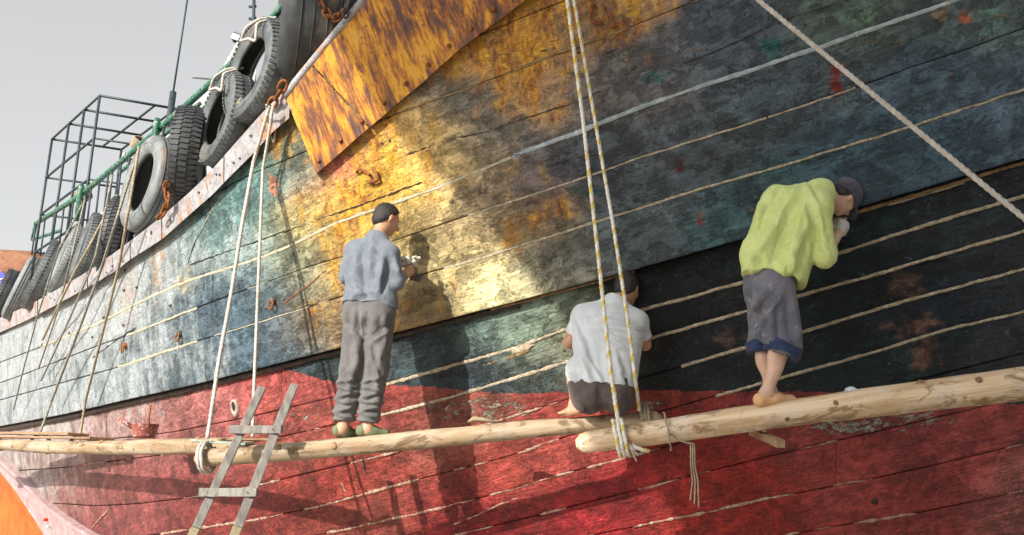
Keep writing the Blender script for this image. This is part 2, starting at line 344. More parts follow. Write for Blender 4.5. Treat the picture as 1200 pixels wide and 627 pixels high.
M['green'] = simple('green_rail_paint', (0.012, 0.085, 0.055), (0.03, 0.14, 0.095), 14, 0.55, 50, 0.5, 0.005, 0.45, c3=(0.30, 0.30, 0.22), th=(0.55, 0.61))
M['white'] = simple('white_bulwark_paint', (0.52, 0.52, 0.52), (0.40, 0.40, 0.40), 6, 0.6, 30, 0.5, 0.006, 0.4, c3=(0.30, 0.22, 0.16), th=(0.66, 0.72))
M['tyre_grey'] = rubber_material('weathered_grey_tyre', (0.11, 0.125, 0.13), (0.20, 0.215, 0.215), 0.1)
M['tyre_dark'] = rubber_material('dark_tyre', (0.022, 0.025, 0.028), (0.055, 0.06, 0.064))
M['tyre_mid'] = rubber_material('mid_grey_tyre', (0.055, 0.065, 0.07), (0.12, 0.13, 0.135))
M['rope_white'] = rope_material('white_rope', (0.50, 0.48, 0.44), (0.38, 0.355, 0.31))
M['rope_yellow'] = rope_material('white_yellow_rope', (0.74, 0.73, 0.68), (0.62, 0.59, 0.52)); M['strand_yellow'] = rope_material('yellow_strand', (0.66, 0.46, 0.05), (0.56, 0.42, 0.10))
M['rope_old'] = rope_material('old_hemp_rope', (0.36, 0.30, 0.21), (0.22, 0.18, 0.13))
M['rope_dark'] = rope_material('tarred_rope', (0.16, 0.15, 0.13), (0.30, 0.28, 0.23))
M['wood_grey'] = simple('weathered_grey_wood', (0.14, 0.13, 0.12), (0.26, 0.245, 0.225), 8, 0.85, 60, 0.8, 0.006, 0.2, stretch=(3, 3, 0.7), c3=(0.14, 0.12, 0.10), th=(0.60, 0.67))
M['wood_yellow'] = simple('worn_yellow_wood', (0.30, 0.26, 0.13), (0.24, 0.21, 0.15), 8, 0.85, 60, 0.8, 0.006, 0.2, stretch=(3, 3, 0.7), c3=(0.16, 0.12, 0.07), th=(0.60, 0.67))
M['wood_brown'] = simple('brown_board', (0.22, 0.13, 0.07), (0.36, 0.24, 0.15), 9, 0.85, 60, 0.8, 0.006, 0.2, stretch=(1, 4, 8), c3=(0.10, 0.06, 0.035))
M['wood_green'] = simple('board_with_green_paint', (0.20, 0.26, 0.22), (0.34, 0.33, 0.26), 9, 0.8, 60, 0.7, 0.005, 0.25, c3=(0.06, 0.10, 0.09))
M['pot'] = simple('flaking_red_pot', (0.30, 0.08, 0.06), (0.20, 0.06, 0.05), 20, 0.8, 60, 0.8, 0.006, 0.3, c3=(0.46, 0.40, 0.36), th=(0.52, 0.60))
M['orange'] = simple('orange_primer', (0.62, 0.060, 0.004), (0.56, 0.115, 0.008), 4, 0.6, 30, 0.6, 0.01, 0.4, c3=(0.40, 0.07, 0.02), th=(0.60, 0.72))
M['pink'] = simple('pinkish_bottom_strip', (0.36, 0.27, 0.28), (0.28, 0.17, 0.17), 6, 0.75, 30, 0.6, 0.01, 0.3, c3=(0.26, 0.10, 0.09), th=(0.62, 0.7))
M['ground'] = simple('yard_sand_and_shell', (0.40, 0.36, 0.30), (0.50, 0.46, 0.39), 1.4, 0.95, 12, 0.8, 0.03, 0.2, c3=(0.26, 0.22, 0.17))
M['shading_hull'] = simple('pale_shading_hull', (0.70, 0.69, 0.67), (0.78, 0.77, 0.75), 1.5, 0.6, 12, 0.4, 0.02, 0.4, c3=(0.42, 0.26, 0.16), th=(.66, .74))  # near-white so the added shading ship bounces fill into the shade
M['tarp'] = simple('brown_tarpaulin', (0.20, 0.085, 0.045), (0.30, 0.15, 0.09), 5, 0.8, 20, 0.7, 0.03, 0.3, c3=(0.09, 0.05, 0.04))
M['blue'] = simple('blue_cloth', (0.06, 0.06, 0.36), (0.09, 0.10, 0.46), 8, 0.7, 40, 0.4, 0.01, 0.3)
M['chalk'] = simple('white_print', (0.7, 0.7, 0.75), (0.6, 0.6, 0.7), 8)
M['deck'] = simple('deck_timber', (0.16, 0.12, 0.08), (0.24, 0.19, 0.13), 6)
M['glass'] = simple('lamp_glass', (0.35, 0.4, 0.42), (0.45, 0.5, 0.52), 5, 0.15)
# ------------------------------------------------------------------ ground
gx = 900
g = mesh_obj('ground', [(-gx, -gx, 0), (gx, -gx, 0), (gx, gx, 0), (-gx, gx, 0)], [(0, 1, 2, 3)], M['ground'])
g['kind'] = 'structure'

# ------------------------------------------------------------------ the ship: seam lines read from the photograph
PL = {}
def poly(name, *pts):
    PL[name] = np.array(pts, float)
poly('E', (-220, 452), (0, 373), (45, 352), (110, 314), (160, 277), (200, 245), (238, 211), (285, 157), (320, 118), (343, 98), (395, 38), (425, 2), (470, -55), (560, -150), (700, -235), (1000, -330), (1420, -430))
poly('G', (44, 369), (103, 337), (138, 316), (150, 306), (190, 280), (250, 227), (300, 176), (320, 154), (343, 135), (352, 126))
poly('S5', (-220, 480), (0, 392), (150, 306), (250, 227), (275, 213), (300, 202), (353, 180), (410, 155), (470, 131), (513, 116), (563, 98), (600, 84), (625, 73), (685, 51), (720, 39), (780, 15), (808, 4), (1000, -72), (1420, -240))
poly('S3', (-220, 500), (0, 425), (50, 406), (120, 377), (175, 348), (220, 329), (300, 304), (325, 295), (363, 277), (388, 263), (438, 246), (500, 225), (550, 205), (600, 184), (675, 156), (750, 126), (825, 100), (900, 76), (1025, 33), (1123, 0), (1420, -100))
poly('S2', (-220, 512), (0, 449), (28, 439), (120, 403), (150, 393), (230, 361), (300, 335), (360, 313), (400, 301), (468, 280), (550, 252), (600, 236), (688, 207), (740, 188), (840, 157), (900, 138), (1000, 104), (1070, 78), (1133, 58), (1200, 33), (1420, -40))
poly('S1', (-220, 525), (0, 469), (140, 430), (230, 400), (300, 379), (405, 346), (473, 327), (550, 307), (600, 291), (695, 261), (820, 222), (900, 199), (1040, 157), (1200, 105), (1420, 35))
poly('W', (-220, 543), (0, 500), (75, 486), (148, 469), (225, 452), (300, 433), (403, 407), (460, 391), (600, 355), (713, 325), (883, 277), (1018, 240), (1200, 186), (1420, 120))
poly('L1', (-220, 560), (0, 528), (200, 507), (300, 487), (455, 450), (525, 430), (600, 409), (668, 384), (750, 364), (873, 330), (953, 306), (1075, 267), (1200, 230), (1420, 165))
poly('L2', (-220, 585), (0, 553), (75, 548), (125, 541), (200, 532), (300, 518), (443, 487), (513, 470), (600, 444), (668, 423), (763, 396), (878, 364), (938, 346), (1055, 313), (1200, 271), (1420, 208))
poly('L3', (-220, 620), (0, 592), (75, 590), (105, 593), (155, 591), (225, 583), (300, 569), (393, 547), (475, 527), (600, 488), (700, 457), (800, 429), (885, 404), (944, 388), (1050, 356), (1200, 315), (1420, 252))
poly('L4', (-220, 660), (0, 640), (100, 636), (180, 627), (300, 609), (375, 593), (493, 561), (600, 534), (650, 516), (700, 501), (760, 486), (838, 464), (915, 443), (1000, 420), (1100, 389), (1200, 365), (1420, 300))
poly('R3', (-220, 700), (0, 690), (200, 665), (383, 625), (493, 601), (600, 574), (660, 555), (720, 540), (800, 518), (900, 491), (1000, 464), (1200, 414), (1420, 358))
poly('R4', (-220, 745), (200, 705), (515, 632), (600, 611), (625, 605), (703, 585), (760, 571), (815, 556), (900, 535), (1000, 512), (1200, 465), (1420, 412))
poly('R5', (-220, 790), (200, 745), (500, 672), (695, 627), (770, 612), (830, 600), (900, 584), (1018, 562), (1095, 545), (1200, 520), (1420, 470))
poly('R6', (-220, 840), (500, 720), (780, 660), (922, 627), (988, 615), (1055, 605), (1130, 590), (1200, 575), (1420, 530))
poly('R7', (-220, 890), (500, 775), (922, 680), (1200, 628), (1420, 590))
poly('R8', (-220, 950), (500, 850), (922, 750), (1200, 700), (1420, 665))
poly('V', (-220, 420), (-20, 530), (0, 542), (25, 566), (50, 592), (85, 618), (110, 632), (160, 660), (260, 720), (400, 1100))   # foot of the stern
UU = np.arange(-220, 1421, 3.0)
def sm(name, win=9):
    p = PL[name]; y = np.interp(UU, p[:, 0], p[:, 1]); k = np.ones(win)/win
    for _ in range(2): y = np.convolve(np.pad(y, win//2, mode='reflect', reflect_type='odd'), k, 'valid')
    return y
LN = {k: sm(k) for k in PL if k not in ('G',)}
LN['S6'] = LN['S5']-58; LN['S7'] = LN['S5']-122; LN['S8'] = LN['S5']-190; LN['S9'] = LN['S5']-265
def at(name, u): return np.interp(u, UU, LN[name])

# paint by place with rust and chalk; upper colours then scaled against sun and shade
UP = [(-150, 470, .46, .50, .52, 0, .8), (20, 410, .46, .51, .53, 0, .8), (60, 470, .33, .39, .42, 0, .7), (130, 335, .50, .53, .53, .18, .85), (90, 380, .48, .52, .53, .15, .85), (150, 430, .25, .32, .36, .08, .65),
      (200, 310, .33, .42, .42, .1, .75), (230, 265, .22, .37, .37, .0, .5), (270, 240, .14, .29, .28, .1, .3), (320, 220, .12, .26, .25, .05, .15), (343, 165, .15, .17, .11, .55, .1), (300, 290, .26, .38, .37, .0, .5),
      (250, 350, .11, .18, .23, 0, .35), (300, 350, .07, .13, .18, .05, .2), (330, 400, .055, .10, .14, 0, .12), (220, 420, .13, .19, .23, 0, .5), (365, 260, .35, .34, .16, .4, .1),
      (388, 215, .56, .26, .13, .6, 0), (392, 250, .68, .42, .06, .7, 0), (430, 185, .60, .33, .10, .6, 0), (470, 200, .74, .46, .07, .7, 0), (500, 170, .70, .50, .22, .4, 0), (530, 205, .68, .47, .18, .35, 0),
      (450, 230, .74, .48, .05, .7, 0), (500, 232, .62, .42, .13, .5, 0), (360, 320, .22, .22, .14, .3, .1), (380, 370, .24, .17, .08, .55, 0), (420, 300, .58, .37, .10, .6, 0), (480, 260, .46, .34, .14, .4, 0),
      (520, 250, .48, .36, .20, .2, 0), (560, 240, .40, .30, .18, .2, 0), (490, 310, .46, .38, .18, .2, 0), (560, 290, .52, .41, .19, .2, 0), (500, 350, .46, .37, .19, .25, 0), (590, 325, .52, .42, .21, .15, 0), (460, 370, .34, .22, .11, .5, 0),
      (600, 60, .34, .18, .07, .75, 0), (560, 120, .13, .14, .13, .35, 0), (612, 110, .30, .17, .08, .65, 0), (560, 178, .10, .12, .13, .3, 0), (600, 220, .09, .07, .07, .45, 0), (612, 262, .20, .11, .05, .6, 0), (640, 300, .13, .12, .095, .28, 0),
      (680, 30, .20, .12, .07, .6, 0), (690, 100, .11, .09, .075, .35, 0), (720, 180, .06, .063, .068, .12, 0), (760, 90, .09, .078, .075, .25, 0), (850, 60, .06, .068, .078, .08, 0), (800, 200, .06, .064, .07, .06, 0), (750, 260, .062, .072, .072, .08, 0),
      (870, 240, .035, .065, .07, .03, 0), (950, 100, .055, .068, .075, .03, 0), (1000, 20, .06, .075, .065, .05, 0), (1000, 190, .033, .058, .072, .02, 0), (1100, 100, .045, .068, .085, .02, 0), (1150, 30, .07, .09, .085, .05, 0), (1100, 170, .035, .06, .075, .02, 0), (1190, 120, .055, .08, .10, .02, 0), (1400, 20, .05, .07, .09, .02, 0)]
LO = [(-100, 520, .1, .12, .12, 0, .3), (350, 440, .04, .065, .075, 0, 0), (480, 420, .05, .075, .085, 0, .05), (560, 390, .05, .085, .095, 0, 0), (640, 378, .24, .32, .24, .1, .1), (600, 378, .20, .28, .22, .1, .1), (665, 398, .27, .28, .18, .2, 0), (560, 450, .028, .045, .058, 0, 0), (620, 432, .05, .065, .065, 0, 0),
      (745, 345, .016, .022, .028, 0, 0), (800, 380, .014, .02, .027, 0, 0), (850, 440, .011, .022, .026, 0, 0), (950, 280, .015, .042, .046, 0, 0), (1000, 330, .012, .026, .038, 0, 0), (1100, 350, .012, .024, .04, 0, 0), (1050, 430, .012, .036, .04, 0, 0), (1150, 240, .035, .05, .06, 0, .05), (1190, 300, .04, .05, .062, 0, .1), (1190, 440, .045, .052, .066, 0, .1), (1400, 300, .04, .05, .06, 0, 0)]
RE = [(-100, 560, .42, .28, .26, 0, .5), (60, 520, .45, .33, .30, 0, .6), (150, 500, .42, .22, .20, 0, .45), (230, 490, .44, .14, .13, 0, .25), (30, 570, .38, .27, .24, 0, .4), (120, 560, .38, .12, .11, 0, .15), (200, 560, .37, .095, .09, 0, .08), (150, 612, .25, .06, .06, 0, .05), (250, 605, .25, .035, .03, .05, 0),
      (330, 460, .50, .11, .10, 0, .1), (350, 500, .46, .12, .095, .05, .08), (450, 470, .46, .09, .075, .05, .05), (520, 490, .38, .12, .085, .1, .1), (400, 562, .27, .035, .024, .12, 0), (400, 522, .40, .09, .07, .05, .05), (450, 600, .36, .08, .06, .05, 0), (600, 552, .38, .07, .05, .08, 0), (550, 612, .21, .010, .016, 0, 0), (700, 575, .29, .016, .022, 0, 0),
      (650, 530, .40, .085, .07, .05, 0), (800, 540, .34, .030, .026, .08, 0), (850, 605, .32, .026, .02, .1, 0), (1000, 540, .40, .075, .068, .05, 0), (1100, 500, .40, .085, .08, .02, 0), (1100, 605, .38, .065, .058, .02, 0), (1190, 600, .46, .16, .14, 0, .1), (700, 470, .38, .065, .05, .1, 0), (900, 462, .30, .05, .045, .1, 0), (700, 700, .26, .02, .02, 0, 0), (1200, 700, .3, .04, .04, 0, 0)]
CHIPS = [(560, 480, 90, 22, 1.0), (990, 500, 60, 12, 1.3), (1080, 490, 50, 12, 1.2), (300, 500, 70, 25, .5), (690, 400, 70, 30, .7), (760, 475, 80, 14, .9), (380, 480, 60, 25, .6), (640, 60, 60, 30, .4), (530, 60, 40, 40, .2), (180, 545, 150, 12, .3), (900, 300, 300, 60, .15), (1060, 560, 120, 30, .35), (950, 400, 200, 50, .1)]
SPOTS = [(980, 92, 8, 20, .20, .022, .014), (795, 192, 7, 8, .13, .018, .014), (820, 252, 3.5, 12, .20, .03, .02), (1014, 20, 19, 14, .13, .22, .15), (1162, 24, 15, 15, .11, .22, .18), (905, 55, 13, 10, .02, .12, .13), (767, 92, 14, 7, .03, .12, .13), (1102, 18, 10, 8, .25, .19, .12), (1062, 333, 18, 16, .14, .075, .055), (1070, 384, 22, 16, .15, .08, .06), (1080, 418, 19, 15, .17, .075, .05), (855, 396, 12, 12, .10, .06, .05), (690, 225, 18, 6, .03, .12, .12), (530, 328, 8, 12, .5, .35, .15), (400, 190, 20, 14, .62, .20, .16), (1130, 20, 7, 7, .35, .10, .04), (320, 215, 6, 12, .45, .18, .10), (185, 310, 6, 30, .50, .27, .12), (150, 345, 6, 30, .45, .24, .10), (215, 330, 9, 16, .5, .45, .30), (618, 80, 16, 40, .45, .22, .06), (600, 270, 10, 26, .42, .20, .05), (455, 180, 12, 30, .78, .52, .07)]
for C_ in (UP, LO, RE): C_[:] = [(c[0], c[1], *(np.array(c[2:5])*((np.array([.76, .66, .66]) if c[0] > 280 else .74) if C_ is RE else (.50 if c[0] > 700 else .85) if C_ is LO else .60 if c[0] < 300 else .98 if c[0] < 590 else np.array([1.45, 1.62, 1.75]))), *c[5:]) for c in C_]  # upper hull colours lowered where sunlit, lifted where shaded, to even the light
def rbf(C, u, v, s0):
    C = np.array(C, float); out = np.zeros(u.shape+(5,)); ws = np.zeros(u.shape)+1e-12
    for c in C:
        du = u-c[0]; dv = (v-c[1]); al = du*0.952-dv*0.306; ac = du*0.306+dv*0.952
        w = np.exp(-((al/(s0*1.25))**2+(ac/(s0*.8))**2)/2)+1e-9/(1+(du*du+dv*dv)/1e4)
        out += w[..., None]*c[2:7]; ws += w
    return out/ws[..., None]
def paint_at(P, u, v):
    # wander the lookup a little so colour borders run irregularly
    wx = (fbm(P*3.1, 3)-.5)*40; wy = (fbm(P*3.1+50, 3)-.5)*40
    return u+wx, v+wy
WATER = np.array([(-220, 300), (295, 415), (337, 433), (375, 444), (395, 449), (455, 451), (513, 454), (600, 462), (738, 457), (825, 458), (915, 459), (968, 459), (1100, 470), (1200, 474), (1420, 480)], float)
ship = empty('wooden_ship'); tag(ship, 'big wooden ship with black and red planked hull under repair', 'ship')
tints = {}
def plank_mesh(u0, u1, top, bot, off, under, upper, tint):
    """one plank: the strip of hull between two seam lines, proud of the core, edges folded back"""
    us = UU[(UU > u0) & (UU < u1)]; us = np.r_[u0+.10, us, u1-.10]
    t = np.interp(us, UU, top); b = np.interp(us, UU, bot)
    ok = (b-t) > 2.5
    if ok.sum() < 3: return None
    i0 = np.argmax(ok); i1 = len(ok)-np.argmax(ok[::-1]); us, t, b = us[i0:i1], t[i0:i1], b[i0:i1]
    nr = int(max(3, min(26, round(np.median(b-t)/3.2))))
    s = np.r_[0, 0, .02, np.linspace(.06, .94, nr), .98, 1, 1]; o = np.r_[-under, -.006, 0, np.zeros(nr), 0, -.006, -under]+off
    g_ = 0.45
    vv = (t+g_)[None]+(b-t-2*g_)[None]*s[:, None]; uu = np.broadcast_to(us, vv.shape)
    P = hull_pt(uu, vv, np.broadcast_to(o[:, None], vv.shape))
    P0 = P.copy()
    # plank surface is never flat: broad waviness, and cracks cut in
    d = (fbm(P0*np.array([2.0, 2.0, 5.0]), 3)-.5)*0.022+(fbm(P0*9.0, 2)-.5)*0.010
    front = ((s > 0.001) & (s < .999)).astype(float)[:, None]
    P[..., 1] -= d*front
    R_, C_ = vv.shape
    F = []
    idx = np.arange(R_*C_).reshape(R_, C_)
    q = np.stack([idx[:-1, :-1], idx[1:, :-1], idx[1:, 1:], idx[:-1, 1:]], -1).reshape(-1, 4)
    F = [tuple(x) for x in q.tolist()]
    # end faces
    e = idx[:, 0].tolist(); F.append(tuple(e[::-1])) ; e = idx[:, -1].tolist(); F.append(tuple(e))
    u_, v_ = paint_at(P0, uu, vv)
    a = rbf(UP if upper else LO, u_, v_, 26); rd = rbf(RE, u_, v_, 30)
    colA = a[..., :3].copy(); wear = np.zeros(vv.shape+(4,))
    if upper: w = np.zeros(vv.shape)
    else: w = np.clip((vv-np.interp(uu, WATER[:, 0], WATER[:, 1]))/24+.5, 0, 1)
    nz = fbm(P0*22+9, 3)-.5
    for c in SPOTS:
        m_ = np.clip(1.5-np.sqrt(((uu-c[0])/c[2])**2+((vv-c[1])/c[3])**2)*1.2+nz*3.4, 0, 1)[..., None]
        colA = colA*(1-m_)+np.array(c[4:7])*m_
    chip = np.zeros(vv.shape)
    for c in CHIPS: chip += .9*c[4]*np.exp(-((uu-c[0])/c[2])**2-((vv-c[1])/c[3])**2)
    wear[..., 0] = np.where(w > .5, rd[..., 3], a[..., 3]); wear[..., 1] = np.where(w > .5, rd[..., 4], a[..., 4]); wear[..., 2] = np.clip(chip, 0, 1.5); wear[..., 3] = w
    me = bpy.data.meshes.new('plank'); me.from_pydata(P.reshape(-1, 3).tolist(), [], F); me.update()
    me.polygons.foreach_set('use_smooth', [True]*(len(F)-2)+[False, False])
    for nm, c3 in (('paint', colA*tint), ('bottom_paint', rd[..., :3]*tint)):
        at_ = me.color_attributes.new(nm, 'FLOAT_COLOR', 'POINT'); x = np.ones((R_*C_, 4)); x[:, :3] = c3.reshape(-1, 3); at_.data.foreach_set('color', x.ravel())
    at_ = me.color_attributes.new('wear', 'FLOAT_COLOR', 'POINT'); at_.data.foreach_set('color', wear.reshape(-1))
    return me
stk = [('E', 'S9', 1), ('S9', 'S8', 1), ('S8', 'S7', 1), ('S7', 'S6', 1), ('S6', 'S5', 1), ('S5', 'S3', 1), ('S3', 'S2', 1), ('S2', 'S1', 1), ('S1', 'W', 1),
       ('W', 'L1', 0), ('L1', 'L2', 0), ('L2', 'L3', 0), ('L3', 'L4', 0), ('L4', 'R3', 0), ('R3', 'R4', 0), ('R4', 'R5', 0), ('R5', 'R6', 0), ('R6', 'R7', 0), ('R7', 'R8', 0)]
BUTTS = {'S5': (222,), 'S3': (40, 1290), 'S2': (250,), 'S1': (960,), 'W': (700,), 'L1': (330,), 'L2': (820,), 'L3': (426,), 'L4': (1240,), 'R3': (460,), 'R4': (780,), 'R5': (980,), 'R6': (600,), 'S6': (640,), 'S7': (900,), 'R7': (800,), 'R8': (500,), 'S8': (1000,), 'S9': (900,)}
for a_, b_, upper in stk:
    top = np.maximum(LN[a_], LN['E']) if upper else np.minimum(LN[a_], LN['V'])
    bot = np.maximum(LN[b_], LN['E']) if upper else np.minimum(LN[b_], LN['V'])
    cuts = [-218] + list(BUTTS.get(b_, ())) + [1418]
    for c0, c1 in zip(cuts[:-1], cuts[1:]):
        tint = 1.0+(rng.random()-.5)*0.22
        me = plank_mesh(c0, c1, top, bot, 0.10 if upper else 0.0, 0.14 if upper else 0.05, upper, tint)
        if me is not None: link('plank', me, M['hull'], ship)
# timber core behind the planks
us = np.arange(-218, 1420, 12.0); rows = []
for s in np.linspace(0, 1, 30):
    v = at('E', us)+(np.minimum(at('R8', us), at('V', us)+4)-at('E', us))*s; rows.append(hull_pt(us, v, np.full(us.shape, -0.045)))
P = np.array(rows); R_, C_ = P.shape[:2]; idx = np.arange(R_*C_).reshape(R_, C_)
mesh_obj('hull_core', P.reshape(-1, 3), np.stack([idx[:-1, :-1], idx[1:, :-1], idx[1:, 1:], idx[:-1, 1:]], -1).reshape(-1, 4), M['core'], ship)
# bottom of the hull running down and inboard to the keel, and the deck
b0 = P[-1]; V = list(b0)+[p+np.array([-hull_n(p)[0]*.9, -hull_n(p)[1]*.9, -(p[2]-.35)*.75]) for p in b0]+[np.array([p[0]-hull_n(p)[0]*2.6, p[1]-hull_n(p)[1]*2.6, .12]) for p in b0]
F = [(r*C_+i, (r+1)*C_+i, (r+1)*C_+i+1, r*C_+i+1) for r in range(2) for i in range(C_-1)]
mesh_obj('hull_bottom', V, F, simple('red_bottom_paint', (.28, .04, .035), (.2, .025, .02)), ship)
d0 = P[0]; V = [p+np.array([0, 0, -.35]) for p in d0]+[np.array([p[0]-hull_n(p)[0]*5, p[1]-hull_n(p)[1]*5, p[2]-.2]) for p in d0]
mesh_obj('deck', V, [(i, i+1, C_+i+1, C_+i) for i in range(C_-1)], M['deck'], ship)

# caulking pressed into the seams
def bead(name, u0, u1, mat, wpx, off, lump=.35, gaps=0.0, dv=0.0, flat=.28, step=1.3):
    """lumpy strip of putty along seam; breaks up where gaps>0"""
    us = np.arange(u0, u1, step); v = at(name, us)+dv
    P = hull_pt(us, v, np.full(us.shape, off))
    dep = P[:, 1]*cp+(P[:, 2]-CAMZ)*sp
    nz = fbm(P*14, 3)*.55+fbm(P*55, 2)*.45; nz2 = fbm(P*2.7+31, 3)
    r = wpx/2*dep/FPX*(1+lump*(nz-.5)*4)
    r = np.clip(r*np.clip((nz2-gaps)/.08, 0, 1) if gaps > 0 else r, 0.0, None)
    P[:, 2] += (fbm(P*9+5, 2)-.5)*.012
    seg = []; cur = []
    for i in range(len(us)):
        if r[i] > .0015: cur.append(i)
        else:
            if len(cur) > 4: seg.append(cur)
            cur = []
    if len(cur) > 4: seg.append(cur)
    if not seg: return
    for c in seg:
        rr = r[c].copy(); rr[0] *= .3; rr[-1] *= .3
        V, F = tube_data(P[c], rr, sides=7)
        # flatten towards the hull
        q = np.repeat(P[c], 7, axis=0); n = np.repeat(np.array([hull_n(p) for p in P[c]]), 7, axis=0)
        h = ((V-q)*n).sum(1)[:, None]; V = V-n*h*(1-flat); V = V+(fbm(V*40, 2)[:, None]-.5)*n*.012*lump
        mesh_obj('caulking', V, F, mat, ship)
OU = 0.10
bead('S1', 520, 1415, M['caulk'], 3.2, OU); bead('S1', 138, 232, M['caulk_pale'], 3.2, OU); bead('S1', 232, 405, M['caulk_pale'], 1.3, OU, gaps=.4)
bead('S2', 148, 232, M['caulk_pale'], 2.8, OU); bead('S2', 232, 400, M['caulk_pale'], 1.2, OU, gaps=.45); bead('S2', 548, 900, M['caulk'], 2.6, OU); bead('S2', 900, 1004, M['caulk'], 2.6, OU, .5); bead('S2', 1010, 1140, M['caulk_pale'], 1.8, OU, .6, .55)
bead('S3', 48, 345, M['caulk_pale'], 3.6, OU, .3); bead('S3', 345, 600, M['caulk_pale'], 3.6, OU, .5, .36, flat=.16); bead('S3', 600, 1415, M['caulk_white'], 6.0, OU, .22, flat=.16)
bead('S5', 470, 560, M['caulk_brown'], 2.0, OU, .4); bead('S5', 590, 820, M['caulk_brown'], 3.0, OU, .5, .42); bead('S5', 598, 660, M['caulk_pale'], 4.0, OU, .6, .5, dv=5); bead('S5', 760, 812, M['caulk'], 5.0, OU, .6, .45)
for nm, a0, w in (('L1', 452, 4.5), ('L2', 441, 4.2)): bead(nm, a0, 690, M['caulk'], w*.9, .004, .55); bead(nm, 690, 1415, M['caulk'], w, .004, .28)
bead('L1', 600, 672, M['caulk'], 9, .004, .9, .42, dv=4); bead('L1', 560, 668, M['caulk_brown'], 4, .004, .9, .45, dv=9)
bead('L3', 798, 1415, M['caulk'], 4.0, .004, .25); bead('L4', 838, 1415, M['caulk'], 3.8, .004, .3); bead('L4', 700, 838, M['caulk_pale'], 2.2, .004, .6, .52)
bead('W', 575, 745, M['caulk_brown'], 3.0, .05, .3, dv=1.5); bead('W', 870, 1415, M['caulk_brown'], 4.5, .03, .35, dv=4.5); bead('W', 880, 1300, M['caulk'], 2.4, .03, .5, .45, dv=7.5)
bead('L2', 40, 300, M['caulk_red'], 1.70, .004, .8, 0.47); bead('L2', 300, 440, M['caulk_red'], 1.53, .004, .8, 0.54)
bead('L3', 72, 300, M['caulk_red'], 1.70, .004, .8, 0.47); bead('L3', 300, 700, M['caulk_red'], 2.72, .004, .8, 0.47)
bead('L4', 180, 760, M['caulk_red'], 3.06, .004, .8, 0.43); bead('R3', 383, 800, M['caulk_red'], 2.89, .004, .8, 0.43)
bead('R4', 515, 1010, M['caulk_red'], 3.06, .004, .8, 0.47); bead('R5', 690, 1200, M['caulk_red'], 3.23, .004, .8, 0.45); bead('R6', 900, 1200, M['caulk_red'], 3.40, .004, .8, 0.45)
bead('W', -200, 610, M['crack'], 7.0, .03, .2, dv=3.6, flat=.6)  # dark strip widening the black wale underside and standing in for its shade
# cracks and scarf joints opened in the paint
def crack(pts, wpx, off, mat=None, jit=1.2):
    q = smooth_path(np.array(pts, float), max(10, int(np.hypot(*(np.array(pts[-1])-np.array(pts[0])))/3)), 1)
    q[:, 1] += (rng.random(len(q))-.5)*jit
    P = hull_pt(q[:, 0], q[:, 1], np.full(len(q), off)); dep = P[:, 1].mean()*1.02
    r = wpx/2*dep/FPX*(.5+rng.random(len(q))); r[0] = r[-1] = .0005
    tube('seam_crack', P, r, mat or M['crack'], ship, sides=5)
crack([(220, 311), (260, 297), (300, 283), (343, 268), (400, 248), (450, 230), (495, 213)], 1.6, OU)
crack([(475, 182), (520, 166), (545, 160), (573, 154), (620, 137), (670, 121), (705, 107)], 1.8, OU); crack([(800, 75), (833, 62), (865, 48), (922, 22), (995, 0)], 1.4, OU)
crack([(232, 277), (247, 248), (258, 232), (262, 222)], 1.2, OU, M['caulk_pale']); crack([(220, 310), (226, 290), (234, 272)], 1.2, OU)
crack([(108, 420), (140, 396), (160, 384)], 1.4, OU); crack([(330, 357), (355, 340), (383, 316)], 1.6, OU, M['rust'])
crack([(425, 536), (427, 548), (430, 556)], 3, 0.0); crack([(107, 620), (118, 607), (127, 598)], 2, 0.0, M['caulk_red'])
crack([(530, 615), (560, 603), (588, 590), (610, 582)], 2, 0.0, M['caulk_red']); crack([(400, 565), (406, 577)], 3, 0.0, M['caulk_red'])
crack([(640, 195), (680, 184), (700, 181)], 1.0, OU); crack([(1040, 50), (1060, 49)], 1.0, OU, M['caulk_brown'])
for k in range(26):
    u = rng.uniform(420, 1190); v = rng.uniform(20, 260)
    if v > at('E', u)+60 and v < at('W', u)-8: crack([(u, v), (u+rng.uniform(5, 16), v-rng.uniform(1, 5))], rng.uniform(1, 2), OU, random.choice([M['crack'], M['crack'], M['caulk_brown']]))
# ------------------------------------------------------------------ fittings on the ship
def grid_obj(name, A, B, n, mk, mat, parent, back=0.05, disp=0.0):
    """sheet with thickness between two pixel polylines A (top) and B (bottom); mk(s)-> offset"""
    a = smooth_path(A, n); b = smooth_path(B, n); rows = []
    S = np.r_[0, np.linspace(0, 1, 14), 1]
    for i, s in enumerate(S):
        q = a+(b-a)*s; o = mk(s)-(back if i in (0, len(S)-1) else 0)
        P = hull_pt(q[:, 0], q[:, 1], np.full(n, o))
        if disp and 0 < i < len(S)-1: P[:, 1] -= (fbm(P*4, 3)-.5)*disp
        rows.append(P)
    P = np.array(rows); r_, c_ = P.shape[:2]; idx = np.arange(r_*c_).reshape(r_, c_)
    F = [tuple(x) for x in np.stack([idx[:-1, :-1], idx[1:, :-1], idx[1:, 1:], idx[:-1, 1:]], -1).reshape(-1, 4).tolist()]
    F += [tuple(idx[:, 0].tolist()[::-1]), tuple(idx[:, -1].tolist())]
    o = mesh_obj(name, P.reshape(-1, 3), F, mat, parent); o.data.polygons.foreach_set('use_smooth', [False]*len(F)); 
    m = o.modifiers.new('split', 'EDGE_SPLIT'); m.split_angle = R(40); o.data.polygons.foreach_set('use_smooth', [True]*len(F))
    return o
